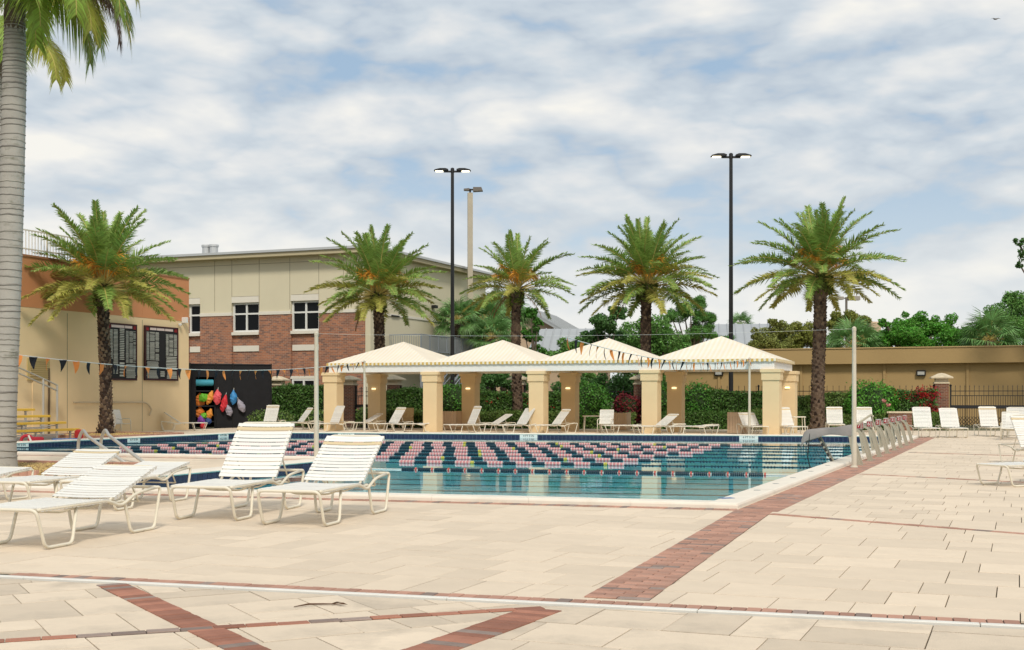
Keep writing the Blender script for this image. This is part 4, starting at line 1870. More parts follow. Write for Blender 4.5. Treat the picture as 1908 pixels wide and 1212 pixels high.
def date_palm(px, d, ytop, r, seed, label, scale=1.0, dead=0, nmul=1.0, ferns=420, bulge=0.4):
    rnd = random.Random(seed)
    base = at(px, d)
    h = hgt(ytop, d)
    e = empty('date_palm', base)
    tb, (lx, ly), rs = boots_trunk(h, r, r * 0.92, seed, bulge)
    tr = tb.build('trunk', M_boot, e)
    if ferns:
        n_ = ferns
        a = RNG.uniform(0, 6.283, n_)
        z = h - 0.95 + RNG.uniform(0, 1, n_) ** 0.8 * 0.95
        rad = r * (0.95 + bulge) + RNG.uniform(0, 0.09, n_)
        c = np.stack([lx + np.cos(a) * rad, ly + np.sin(a) * rad, z], 1)
        inst('boot_ferns', leaf_mesh('boot_ferns', c, 0.2, M_bootgreen, out=np.stack([np.cos(a), np.sin(a), a * 0], 1), aspect=0.3), tr)
    for ci, (el, bd, n_) in enumerate(CLASSES):
        k_ = max(2, round(n_ * nmul))
        for k in range(k_):
            az = 2 * math.pi * (k + rnd.uniform(-0.25, 0.25)) / k_ + ci * 1.3
            me = FRONDS[ci][rnd.randint(0, 1)]
            sc = scale * rnd.uniform(0.86, 1.06)
            z = h + 0.16 - 0.06 * ci
            M = Matrix.Translation((lx + 0.13 * math.cos(az), ly + 0.13 * math.sin(az), z)) @ Matrix.Rotation(az, 4, 'Z') @ \
                Matrix.Rotation(R(rnd.uniform(-6, 6)), 4, 'Y') @ Matrix.Rotation(R(rnd.uniform(-14, 14)), 4, 'X') @ Matrix.Scale(sc, 4)
            inst('frond', me, e, mtx=M)
    for k in range(22):
        az = k * 2.4 + rnd.uniform(-0.3, 0.3)
        M = Matrix.Translation((lx, ly, h + 0.1)) @ Matrix.Rotation(az, 4, 'Z') @ Matrix.Scale(scale * rnd.uniform(0.8, 1.15), 4)
        inst('fruit_stalk', STALKS[k % 4], e, mtx=M)
    for k in range(dead):
        az = math.pi + (-0.5 + k * 0.45 if k < 3 else 2.9)
        M = Matrix.Translation((lx, ly, h - 0.1)) @ Matrix.Rotation(az, 4, 'Z') @ Matrix.Rotation(R(rnd.uniform(-6, 8)), 4, 'Y') @ Matrix.Scale(scale * 0.85, 4)
        inst('dead_frond', DEADF, e, mtx=M)
    return tag(e, label, 'palm', 'date palms round the pool')


date_palm(195, 51, 530, 0.215, 1, 'date palm in front of the tan record board wall', 0.90)
date_palm(706, 63, 546, 0.245, 2, 'date palm in front of the brick building corner', 0.93, dead=1)
date_palm(963, 63, 536, 0.215, 3, 'thin crowned date palm with brown dead fronds beside the concrete pole', 0.78, dead=4, nmul=0.62)
date_palm(1205, 62, 528, 0.245, 4, 'date palm rising behind the third striped tent roof', 0.93, dead=2, ferns=900, bulge=0.85)
date_palm(1526, 58, 512, 0.285, 5, 'largest date palm, right of the pavilion by the gate', 0.97, ferns=900, bulge=0.8)

# ---- tall grey-trunked palm at the left ------------------------------
M_grey_trunk = mat('grey_bark', (0.40, 0.38, 0.34), 0.85, var=0.10, vscale=2.2, dirt=(0.10, 0.105, 0.06), dscale=1.7, dlo=0.56, dhi=0.75, bump=0.35, bscale=30, stretch=(1, 1, 2.2))
M_ringdark = mat('bark_ring', (0.27, 0.255, 0.225), 0.9, var=0.25, vscale=5, isl=0.3)
M_crownshaft = mat('crownshaft', (0.13, 0.10, 0.07), 0.8, var=0.25, vscale=5)
M_coco = mat('coco_green', (0.263, 0.375, 0.053), 0.5, isl=0.35, spec=0.4, transl=0.35)
M_coco_y = mat('coco_yellow', (0.389, 0.389, 0.062), 0.55, isl=0.3, spec=0.4, transl=0.35)
M_coco_d = mat('coco_dead', (0.16, 0.10, 0.075), 0.85, isl=0.3)


def tall_palm(base, top, label, seed, fr):
    rnd = random.Random(seed)
    e = empty('tall_palm', base)
    d = top - base
    N = 150
    b = MB()
    pts, rs = [], []
    z = 0
    rnd_r = random.Random(seed + 3)
    ringpos = []
    zz = 0.3
    while zz < d.z:
        ringpos.append(zz)
        zz += rnd_r.uniform(0.10, 0.20) * (0.6 if zz > d.z * 0.83 else 1)
    for i in range(N + 1):
        s = i / N
        z = d.z * s
        xo = d.x * (1 - (1 - s) ** 1.6)
        r = 0.262 - 0.03 * s + 0.10 * math.exp(-z / 0.5) - 0.035 * max(0, (s - 0.88) / 0.12)
        pts.append((xo, d.y * s, z - 0.05))
        rs.append(r)
    b.tube(pts, rs, 24)
    tr = b.build('trunk', M_grey_trunk, e, smooth=True)
    rb = MB()
    for zz in ringpos:
        s = zz / d.z
        i = min(N - 1, int(s * N))
        c = V(pts[i]).lerp(V(pts[i + 1]), s * N - i)
        r = rs[i]
        n = 24
        tl = R(rnd.uniform(-4, 4))
        ring = []
        for j in range(n):
            a = 2 * math.pi * j / n
            dz = math.sin(a + zz) * r * math.tan(tl) + rnd.uniform(-0.006, 0.006)
            ring.append((c.x + math.cos(a) * (r + 0.0), c.y + math.sin(a) * (r + 0.0), c.z + dz))
        hh = rnd.uniform(0.008, 0.024)
        vs_ = []
        for q in ring:
            vs_.append((q[0], q[1], q[2] - hh))
        for q in ring:
            k = 1 + 0.012 / r
            vs_.append((c.x + (q[0] - c.x) * k, c.y + (q[1] - c.y) * k, q[2]))
        for q in ring:
            vs_.append((q[0], q[1], q[2] + hh))
        fs_ = []
        for w in (0, 1):
            for j in range(n):
                j2 = (j + 1) % n
                fs_.append((w * n + j, w * n + j2, (w + 1) * n + j2, (w + 1) * n + j))
        rb.add(vs_, fs_)
    stuff(rb.build('bark_rings', M_ringdark, tr))
    tp = V(pts[-1])
    cs = MB().tube([tp + V((0, 0, -0.55)), tp, tp + V((0, 0, 0.6)), tp + V((0, 0, 1.0))], [0.205, 0.215, 0.19, 0.12], 14)
    cs.build('crownshaft', M_crownshaft, e, smooth=True)
    for az, el, bd, L, kind in fr:
        ms = [M_coco, M_coco_y, M_coco_d][kind]
        me = frond_mesh('frond', L * 0.88, el, bd + 20, [ms, M_rachis if kind < 2 else M_coco_d], nleaf=92, llen=0.80 if kind < 2 else 0.55, bare=0.14, vee=0.05, fwd=0.55, lw=0.017,
                        droop=0.75 if kind < 2 else 1.0, seed=int(az * 10) + kind, curl=1.15)
        inst('frond', me, e, mtx=Matrix.Translation(tp + V((0, 0, 0.7))) @ Matrix.Rotation(R(az), 4, 'Z'))
    return tag(e, label, 'palm')


tp_base = V((-10.55, 26.0, 0.04))
tp_top = V((-10.25, 26.0, 9.45))
FR = [(-12, 42, 118, 3.7, 0), (14, 26, 98, 3.5, 1), (-38, 30, 108, 3.5, 0), (34, 48, 122, 3.7, 0), (-2, 10, 88, 3.0, 0), (4, 58, 130, 3.9, 1), (-24, 18, 92, 3.2, 1),
      (-62, 40, 115, 3.4, 0), (60, 45, 115, 3.4, 1), (100, 40, 110, 3.3, 0), (140, 50, 110, 3.3, 0), (180, 36, 112, 3.3, 1), (215, 50, 110, 3.3, 0),
      (250, 42, 112, 3.2, 1), (285, 56, 110, 3.3, 0), (320, 60, 118, 3.4, 0), (20, 76, 60, 3.0, 0), (200, 80, 50, 3.0, 0), (1, 24, 104, 3.5, 2), (-50, 2, 76, 2.5, 0), (168, 8, 76, 2.4, 1), (40, 4, 84, 2.8, 0)]
tall_palm(tp_base, tp_top, 'tall palm with a ringed grey trunk at the left edge', 5, FR)
tall_palm(V((-14.9, 34.5, 0)), V((-14.02, 34.5, 10.6)), 'second grey palm trunk just behind the tall ringed one', 9, FR[6:14])
lt = MB()
lt.box((0, 0, 0.13), (0.24, 0.3, 0.26), ch=0.05)
lt.tube([(0, 0, 0.0), (0, 0, 0.3), (0, 0.1, 0.42)], 0.09, 10)
o = lt.build('ground_spotlight', M_black, None, G(11, 872) + V((0, 0, 0.04)), 0.3)
tag(o, 'black ground spotlight at the foot of the tall ringed palm', 'light')

# ---- leafy plants -----------------------------------------------------
LEAF = {
    'hedge': mat('leaf_hedge', (0.085, 0.178, 0.034), 0.5, isl=0.5, spec=0.4, transl=0.25),
    'hedge2': mat('leaf_hedge_light', (0.140, 0.224, 0.049), 0.5, isl=0.45, spec=0.4, transl=0.25),
    'bush': mat('leaf_bush', (0.085, 0.234, 0.031), 0.5, isl=0.45, spec=0.4, transl=0.25),
    'bright': mat('leaf_bright', (0.117, 0.330, 0.039), 0.5, isl=0.45, spec=0.35, transl=0.3),
    'dark': mat('leaf_dark', (0.089, 0.199, 0.052), 0.55, isl=0.45, spec=0.35, transl=0.25),
    'mid': mat('leaf_mid', (0.146, 0.304, 0.067), 0.55, isl=0.45, spec=0.35, transl=0.25),
    'olive': mat('leaf_olive', (0.231, 0.262, 0.069), 0.6, isl=0.4, spec=0.3, transl=0.25),
    'yellow': mat('leaf_yellowgreen', (0.264, 0.288, 0.060), 0.6, isl=0.4, spec=0.3, transl=0.3),
    'red': mat('flower_red', (0.38, 0.018, 0.03), 0.6, isl=0.4, transl=0.3),
    'wine': mat('leaf_wine', (0.17, 0.02, 0.03), 0.6, isl=0.4, transl=0.25),
    'pink': mat('flower_pink', (0.70, 0.32, 0.30), 0.6, isl=0.3, transl=0.3),
    'needle': mat('needle_green', (0.109, 0.254, 0.054), 0.6, isl=0.4, transl=0.2),
    'sabal': mat('sabal_green', (0.154, 0.296, 0.090), 0.5, isl=0.4, spec=0.4, transl=0.25),
}
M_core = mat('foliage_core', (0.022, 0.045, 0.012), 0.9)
M_bark = mat('bark', (0.14, 0.11, 0.085), 0.95, var=0.25, vscale=6, bump=0.5, bscale=20)


def blob_leaves(parts, n, fill=0.35):
    """points and outward directions on lumpy ellipsoids: parts = [(cx,cy,cz, rx,ry,rz)]"""
    vol = np.array([(p[3] * p[4] * p[5]) ** (2 / 3) for p in parts])
    cnt = np.maximum(20, (n * vol / vol.sum())).astype(int)
    C, O = [], []
    for p, k in zip(parts, cnt):
        d = RNG.normal(size=(k, 3))
        d /= np.linalg.norm(d, axis=1, keepdims=True)
        f = RNG.normal(size=(5, 3)) * 2.4
        ph = RNG.uniform(0, 6.28, 5)
        lump = 1 + 0.10 * np.sin(d @ f.T + ph).sum(1) / 1.6
        rad = lump * (1 - fill * RNG.uniform(0, 1, k) ** 1.6) * np.where(RNG.uniform(0, 1, k) < 0.1, RNG.uniform(1.0, 1.28, k), 1.0)
        pos = d * rad[:, None] * np.array(p[3:6]) + np.array(p[:3])
        C.append(pos)
        O.append(d)
    return np.concatenate(C), np.concatenate(O)


def hedge(name, p, q, width, h, n, lk, label, lsize=0.13, lump=0.14, flowers=None, cat='hedge', z0=0.05):
    """a hedge between two plan points, local x along it"""
    p, q = V((p[0], p[1], 0)), V((q[0], q[1], 0))
    L = (q - p).length
    e = empty(name, (p + q) / 2, math.atan2((q - p).y, (q - p).x))
    core = MB()
    NX = max(3, int(L / 0.4))
    ring = []
    f1, f2 = random.uniform(0.8, 1.6), random.uniform(0, 6)
    top = lambda x: h + lump * (0.6 * math.sin(x * f1 + f2) + 0.4 * math.sin(x * 2.7 * f1 + f2 * 2))
    wd_ = lambda x: width / 2 * (1 + 0.12 * math.sin(x * 1.9 * f1 + 1.3 * f2))
    vs_, fs_ = [], []
    for i in range(NX + 1):
        x = -L / 2 + 0.1 + (L - 0.2) * i / NX
        hw, tp = wd_(x) - 0.13, top(x) - 0.14
        vs_ += [(x, -hw, 0), (x, -hw, tp * 0.8), (x, -hw * 0.7, tp), (x, hw * 0.7, tp), (x, hw, tp * 0.8), (x, hw, 0)]
    for i in range(NX):
        for j in range(5):
            a = i * 6 + j
            fs_.append((a, a + 6, a + 7, a + 1))
    fs_.append((0, 1, 2, 3, 4, 5))
    fs_.append(tuple(NX * 6 + j for j in (5, 4, 3, 2, 1, 0)))
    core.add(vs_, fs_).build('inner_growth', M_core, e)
    x = RNG.uniform(-L / 2, L / 2, n)
    tp = np.array([top(a) for a in x])
    hw = np.array([wd_(a) for a in x])
    face = RNG.uniform(0, 1, n)
    pt = width / (width + 1.6 * h)
    y = np.where(face < pt, RNG.uniform(-1, 1, n) * hw, np.where(face < pt + (1 - pt) * 0.72, -hw, hw))
    z = np.where(face < pt, tp, RNG.uniform(0, 1, n) ** 0.9 * tp)
    # round the top edge
    ov = np.clip((z / tp - 0.82) / 0.18, 0, 1)
    y = np.where(face < pt, y, y * (1 - 0.25 * ov ** 2))
    jit = RNG.normal(size=(n, 3)) * 0.055
    o = np.stack([np.zeros(n), np.where(face < pt, 0, np.sign(y)), np.where(face < pt, 1.0, 0.25)], 1)
    c = np.stack([x, y, np.maximum(z, z0)], 1) + jit - o * RNG.uniform(0, 0.1, (n, 1))
    inst('leaves', leaf_mesh('leaves', c, lsize, LEAF[lk], out=o), e)
    if flowers:
        for fk, nf, zlo, xr in flowers:
            kk = RNG.uniform(xr[0], xr[1], 14) * L / 2
            zz = zlo + RNG.uniform(0, 1, 14) * (h - zlo + 0.1)
            idx = RNG.integers(0, 14, nf)
            cx_ = kk[idx] + RNG.normal(size=nf) * 0.14
            cz_ = np.clip(zz[idx] + RNG.normal(size=nf) * 0.10, 0.2, h + 0.25)
            cy_ = -np.array([wd_(a) for a in cx_]) * np.where(cz_ > h - 0.1, RNG.uniform(-0.6, 1, nf), 1.0) - RNG.uniform(0, 0.1, nf)
            inst('flowers', leaf_mesh('flowers', np.stack([cx_, cy_, cz_], 1), 0.09, LEAF[fk], aspect=0.8), e)
    return tag(e, label, cat)


def bush(name, px, d, zc, rx, rz, n, lk, label, lsize=0.13, extra=None, cat='shrub'):
    c = at(px, d)
    e = empty(name, c)
    parts = [(0, 0, zc, rx, rx * 0.85, rz)]
    rnd = random.Random(int(px))
    for k in range(6):
        a = rnd.uniform(0, 6.28)
        parts.append((math.cos(a) * rx * 0.55, math.sin(a) * rx * 0.5, zc + rnd.uniform(-0.5, 0.45) * rz, rx * 0.5, rx * 0.5, rz * 0.5))
    core = MB()
    for p in parts:
        core.lathe([(0.02, -0.8 * p[5]), (0.6 * p[3], -0.5 * p[5]), (0.78 * p[3], 0), (0.6 * p[3], 0.5 * p[5]), (0.02, 0.8 * p[5])], p[:3], 10)
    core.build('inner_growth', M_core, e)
    st = MB()
    for k in range(4):
        a = k * 1.6
        st.tube([(0.05 * math.cos(a), 0.05 * math.sin(a), 0), (0.3 * rx * math.cos(a), 0.3 * rx * math.sin(a), zc * 0.8)], [0.03, 0.015], 5)
    st.build('stems', M_bark, e)
    C, O = blob_leaves(parts, n, 0.22)
    keep = C[:, 2] > 0.05
    inst('leaves', leaf_mesh('leaves', C[keep], lsize, LEAF[lk], out=O[keep]), e)
    for fk, nf in (extra or []):
        i = RNG.integers(0, len(C), nf)
        inst('flowers', leaf_mesh('flowers', C[i] + O[i] * 0.06, 0.10, LEAF[fk], aspect=0.8), e)
    return tag(e, label, cat)


FO = lambda px, k: fence_at(px) + fnn * k
hedge('hedge', FO(505, 1.3), FO(622, 1.3), 1.0, 2.05, 8000, 'hedge', 'clipped green hedge under the ground floor window of the brick building')
hedge('hedge', FO(720, 1.2), FO(812, 1.2), 1.0, 1.9, 6000, 'hedge', 'dark hedge behind the first tent roof of the pavilion')
hedge('hedge', FO(868, 1.2), FO(1000, 1.2), 1.0, 1.75, 7000, 'hedge', 'hedge behind the second tent roof, either side of the palm trunk', flowers=[('red', 40, 1.0, (-1, 1))])
hedge('hedge', FO(1000, 1.1), FO(1070, 1.1), 1.0, 1.75, 4000, 'hedge', 'short hedge between the third front column and the round bush', flowers=[('red', 60, 0.6, (-1, 0))])
hedge('hedge', FO(1320, 1.1), FO(1470, 1.1), 0.9, 1.72, 8000, 'hedge', 'hedge behind the fourth tent roof and the black lamp post', flowers=[('red', 50, 0.9, (0.2, 1))])
hedge('hedge', FO(1478, 1.0), FO(1600, 1.0), 0.9, 1.6, 7000, 'hedge2', 'loose hedge at the foot of the largest date palm')
hedge('flowering_hedge', FO(1652, 0.9), FO(1739, 0.9), 1.1, 1.85, 7500, 'hedge', 'bougainvillea hedge with red flowers beside the brick pillar',
      flowers=[('red', 520, 0.5, (0.3, 1)), ('red', 220, 1.5, (-1, 1)), ('wine', 220, 0.4, (-0.2, 0.95))])
hedge('low_hedge', FO(740, 2.3), FO(822, 2.3), 0.8, 0.85, 4000, 'hedge2', 'low clipped hedge behind the tan armchair', 0.10, 0.05)
hedge('low_hedge', FO(862, 2.3), FO(1010, 2.3), 0.8, 0.8, 6000, 'hedge2', 'low clipped hedge below the second tent roof', 0.10, 0.05)
hedge('low_hedge', FO(1010, 2.3), FO(1195, 2.2), 0.8, 0.75, 6500, 'hedge2', 'low clipped hedge below the third tent roof', 0.10, 0.05)
hedge('low_hedge', FO(1240, 2.2), FO(1362, 2.1), 0.9, 0.78, 6000, 'hedge', 'low clipped hedge between the slatted planter and the fourth column', 0.10, 0.05)
hedge('low_hedge', FO(1362, 2.0), FO(1500, 2.0), 0.9, 0.85, 5500, 'hedge2', 'low clipped hedge behind the rightmost pavilion columns', 0.10, 0.08)
hedge('low_hedge', FO(1545, 1.9), FO(1760, 1.7), 0.9, 0.72, 8000, 'hedge2', 'low leafy hedge behind the starting blocks and loungers', 0.11, 0.12)
bush('round_bush', 487, 61.5, 0.42, 0.55, 0.42, 1500, 'hedge2', 'small light green bush at the foot of the storage cage')
bush('round_bush', 524, 61.5, 0.42, 0.6, 0.42, 1500, 'hedge2', 'small round bush below the clipped hedge by the first pillar')
bush('round_bush', 590, 61.0, 0.45, 0.75, 0.5, 2000, 'hedge2', 'small round bush left of the first pavilion column')
bush('round_bush', 683, 64.0, 0.5, 0.6, 0.6, 1800, 'hedge2', 'low bush in front of the iron gate left of the pavilion')
bush('round_bush', 846, 63.5, 1.3, 0.85, 1.05, 4500, 'bush', 'tall round bush right of the second front column')
bush('round_bush', 1098, 62.0, 1.2, 1.05, 1.15, 6500, 'bush', 'large bright round bush under the third tent roof')
bush('round_bush', 1300, 61.5, 1.25, 0.85, 1.1, 5000, 'bush', 'round bush right of the fourth back column')
bush('round_bush', 1232, 62.5, 1.2, 0.6, 1.0, 3000, 'bush', 'narrow bush squeezed beside the fourth front column')
bush('round_bush', 1622, 59.6, 1.25, 1.25, 1.12, 8000, 'bright', 'large bright green bush left of the bougainvillea', extra=[('pink', 6)])
bush('red_shrub', 1168, 62.3, 1.0, 0.75, 0.75, 3000, 'wine', 'dark red leaved shrub under the third tent roof', extra=[('red', 60)])
fp = MB()
# two pink blossoms in front of the bright bush, one red spike further left
for px, y, k in ((1648, 748, 'pink'), (1655, 755, 'pink')):
    c = at(px, 57.5)
    z = hgt(y, 57.5)
    e = empty('pink_flower', c)
    MB().tube([(0.05, 0.2, 0), (0, 0, z)], 0.012, 5).build('stem', LEAF['hedge2'], e)
    cc = RNG.normal(size=(20, 3)) * 0.045 + np.array([0, 0, z])
    inst('blossom', leaf_mesh('blossom', cc, 0.13, LEAF['pink'], aspect=0.8), e)
    tag(e, 'pink blossom beside the brick planter wall, the %s of two' % ('upper' if y < 750 else 'lower'), 'flower')
pw = empty('planter_wall', at(1677, 58.3), FRZ)
MB().box((0, 0, 0.4), (1.05, 0.35, 0.8)).build('brick_body', M_bpillar, pw)
MB().box((0, 0, 0.84), (1.18, 0.45, 0.08), ch=0.01).build('cap_slab', M_capstone, pw)
tag(pw, 'short brick planter wall with a pale cap in front of the bougainvillea', 'wall')


def tree(name, px, d, parts, n, lk, label, lsize=0.22, trunk=0.16, fill=0.45, limbs=True, aspect=0.5, droop=0.0):
    """parts: crown clumps as (photo x, photo y, radius in photo px [, flattening])"""
    base = at(px, d)
    e = empty(name, base)
    P = []
    k = d / FPX
    rnd = random.Random(int(px * 7 + d))
    for c in parts:
        r = c[2] * k
        fl_ = c[3] if len(c) > 3 else 0.8
        yo = rnd.uniform(-0.7, 0.7) * r
        P.append(((c[0] - px) * k, yo, hgt(c[1], d), r * 0.85, r * 0.8, r * fl_ * 0.85))
        for j in range(9):
            a, b = rnd.uniform(0, 6.28), rnd.uniform(-0.7, 1.15)
            rr = r * rnd.uniform(0.2, 0.48)
            P.append(((c[0] - px) * k + math.cos(a) * r * 0.8, yo + math.sin(a) * r * 0.6, hgt(c[1], d) + b * r * fl_ * 0.8, rr, rr, rr * 0.8))
    zc = sum(p[2] for p in P) / len(P)
    t = MB()
    fork = zc * 0.55
    t.tube([(0, 0, -0.1), (0.05, 0, fork * 0.5), (rnd.uniform(-0.2, 0.2), 0.1, fork)], [trunk, trunk * 0.85, trunk * 0.7], 8)
    if limbs:
        for p in P[::5]:
            m = V((p[0] * 0.5, p[1] * 0.5, (fork + p[2]) / 2 - 0.1 * abs(p[0])))
            t.tube([(0, 0.1, fork), m, (p[0], p[1], p[2])], [trunk * 0.55, trunk * 0.35, trunk * 0.1], 5)
    t.build('trunk', M_bark, e)
    C, O = blob_leaves(P, int(n * 1.5), fill)
    if droop:
        pass
    inst('crown', leaf_mesh('crown', C, lsize * 0.86, LEAF[lk], out=O, jitter=1.1, aspect=aspect, droop=droop), e)
    return tag(e, label, 'tree')


# behind the pavilion
tree('broadleaf_tree', 1130, 74, [(1125, 605, 24), (1105, 632, 20), (1150, 585, 16), (1118, 660, 26), (1140, 645, 30)], 9000, 'dark', 'loose dark leaved tree left of the fourth palm trunk', 0.2)
tree('broadleaf_tree', 1195, 76, [(1180, 625, 38), (1225, 610, 34), (1215, 660, 46), (1170, 670, 40), (1248, 640, 36), (1195, 705, 40)], 16000, 'mid', 'large bushy green tree behind the fourth palm trunk', 0.2, 0.25)
tree('needle_tree', 1290, 79, [(1285, 575, 26, 0.7), (1310, 590, 20, 0.6), (1262, 590, 22, 0.6), (1300, 620, 26, 0.6), (1275, 645, 30, 0.6), (1322, 625, 14, 0.6)], 12000, 'needle',
     'tufted pine-like tree left of the right lamp post', 0.34, 0.2, aspect=0.12)
tree('broadleaf_tree', 1062, 84, [(1060, 655, 24), (1090, 648, 22), (1030, 668, 22), (1075, 690, 30), (1110, 640, 16)], 9000, 'mid', 'rounded green tree in front of the low grey metal roof', 0.2)
tree('broadleaf_tree', 994, 82, [(990, 585, 13), (1002, 600, 10), (990, 625, 18), (1000, 655, 16), (985, 690, 24)], 4500, 'bush', 'slender light green tree right of the thin crowned palm', 0.2)
tree('broadleaf_tree', 1110, 70, [(1090, 735, 36), (1150, 730, 40), (1060, 740, 30)], 9000, 'dark', 'dark tree mass seen under the third tent roof', 0.2)
tree('broadleaf_tree', 905, 78, [(880, 715, 22), (920, 705, 26), (960, 715, 26)], 7000, 'dark', 'dark shrubby tree seen under the second tent roof', 0.2)
tree('broadleaf_tree', 1222, 69, [(1220, 735, 30), (1250, 725, 26)], 6000, 'mid', 'shady tree behind the narrow bush under the pavilion', 0.2)
# over the ochre wall, left to right
tree('broadleaf_tree', 1435, 84, [(1425, 628, 24), (1460, 618, 20), (1410, 648, 22), (1445, 655, 30), (1440, 602, 9)], 8000, 'olive', 'olive green tree just right of the right lamp post', 0.2)
tree('broadleaf_tree', 1495, 88, [(1490, 625, 26), (1515, 632, 22), (1475, 645, 26)], 7000, 'yellow', 'yellowish tree behind the trunk of the largest date palm', 0.2)
tree('broadleaf_tree', 1580, 92, [(1575, 600, 24, 0.6), (1605, 598, 20, 0.6), (1555, 612, 16, 0.6), (1598, 620, 24, 0.5)], 7000, 'yellow', 'flat topped yellow green tree with bare forked limbs below the far lamp', 0.2, 0.22)
tree('broadleaf_tree', 1720, 90, [(1715, 607, 34, 0.7), (1755, 612, 30, 0.7), (1680, 618, 30, 0.7), (1700, 640, 40, 0.6), (1760, 640, 36, 0.6), (1655, 635, 24, 0.7), (1645, 605, 10)], 20000, 'bright',
     'bright green spreading tree above the ochre wall', 0.22, 0.3)
tree('broadleaf_tree', 1880, 96, [(1880, 600, 40), (1908, 575, 36), (1850, 610, 28), (1870, 630, 44), (1925, 610, 44), (1830, 630, 28), (1900, 560, 20)], 20000, 'mid', 'tall dark green tree at the right edge behind the wall', 0.2, 0.3)
tree('broadleaf_tree', 1795, 93, [(1795, 625, 22), (1780, 645, 24), (1812, 640, 22)], 5000, 'dark', 'small dark tree between the bright tree and the fan palm', 0.2)
tree('broadleaf_tree', 1990, 66, [(1975, 470, 48), (1925, 462, 18), (1908, 478, 15), (1901, 452, 9), (1900, 495, 7), (2020, 500, 60), (2030, 440, 50)], 9000, 'dark', 'dark branch reaching in at the right edge against the sky', 0.2, 0.3)
tree('broadleaf_tree', 1600, 97, [(1640, 640, 26), (1540, 645, 26), (1600, 645, 26)], 6000, 'mid', 'low green tree row filling in behind the pole on the right', 0.2)
tree('broadleaf_tree', 1345, 92, [(1345, 640, 20), (1330, 655, 22)], 3500, 'needle', 'small tree beside the grey metal roof and lamp post', 0.25, aspect=0.2)


def fan_mesh(seed):
    """one costapalmate fan leaf on its stalk, along +x"""
    rnd = random.Random(seed)
    b = MB()
    b.mi = 1
    b.tube([(0, 0, 0), (0.45, 0, 0.05), (0.9, 0, 0.02)], [0.02, 0.016, 0.012], 4)
    b.mi = 0
    for k in range(26):
        a = R(-128 + 256 * k / 25)
        L = 0.85 * (0.75 + 0.25 * math.cos(a)) * rnd.uniform(0.9, 1.1)
        d = V((math.cos(a), math.sin(a), 0.10 * math.cos(a * 2)))
        o = V((0.9, 0, 0.02))
        w = V((-math.sin(a), math.cos(a), 0)) * 0.032
        m = o + d * L * 0.55
        tp = o + d * L + V((0, 0, -0.34 * L * rnd.uniform(0.7, 1.5)))
        b.add([o, m + w, tp, m - w], [(0, 1, 2, 3)])
    return b.mesh('fan_leaf', [LEAF['sabal'], M_rachis])


FANS = [fan_mesh(i) for i in range(3)]


def sabal(px, d, ytop, scale, label, seed, n=34, skirt=True):
    rnd = random.Random(seed)
    h = hgt(ytop, d)
    e = empty('fan_palm', at(px, d))
    tb, (lx, ly), rs = boots_trunk(h, 0.17 * scale, 0.2 * scale, seed, bulge=0, nb=int(h * 18))
    tb.build('trunk', M_boot, e)
    for k in range(n):
        u = (k + 0.5) / n
        el = math.asin(1 - 1.55 * u)
        az = k * 2.39996 + rnd.uniform(-0.2, 0.2)
        M = Matrix.Translation((lx, ly, h)) @ Matrix.Rotation(az, 4, 'Z') @ Matrix.Rotation(-el, 4, 'Y') @ Matrix.Rotation(rnd.uniform(-0.5, 0.5), 4, 'X') @ Matrix.Scale(scale * rnd.uniform(0.85, 1.1), 4)
        inst('fan_leaf', FANS[k % 3], e, mtx=M)
    return tag(e, label, 'palm', 'fan palms behind the fence')


sabal(853, 80, 597, 1.05, 'fan palm with a brown shaggy neck between the black and concrete poles', 1)
sabal(905, 84, 600, 1.25, 'dense fan palm just right of the concrete pole', 2, 40)
sabal(938, 88, 590, 1.3, 'fan palm left of the thin crowned date palm trunk', 3, 38)
sabal(918, 80, 630, 1.1, 'lower fan palm standing before the dense fan palms', 8, 34)
sabal(1379, 115, 606, 0.9, 'tiny far fan palm just right of the right lamp post', 4, 26)
sabal(1842, 86, 634, 1.45, 'fan palm with drooping leaves above the ochre wall at the right', 5, 40)
sabal(1588, 88, 642, 1.3, 'low fan palm peeping over the ochre wall beside the cream pole', 6, 34)
# ------------------------------------------------------------------ poles, lamps, lines and flags
M_polegrey = mat('pole_cream', (0.58, 0.53, 0.43), 0.55, var=0.06, vscale=2, dirt=(0.42, 0.33, 0.20), dscale=0.8, dlo=0.5, dhi=0.8)
M_concrete = mat('pole_concrete', (0.45, 0.40, 0.31), 0.9, var=0.08, vscale=2)
M_lampglow = mat('lamp_glow', (0.9, 0.85, 0.7), 0.4, emit=(1.0, 0.86, 0.55), estr=2.2)
M_wire = mat('white_cord', (0.72, 0.71, 0.66), 0.6)
M_bronze = mat('lamp_bronze', (0.16, 0.14, 0.12), 0.5)


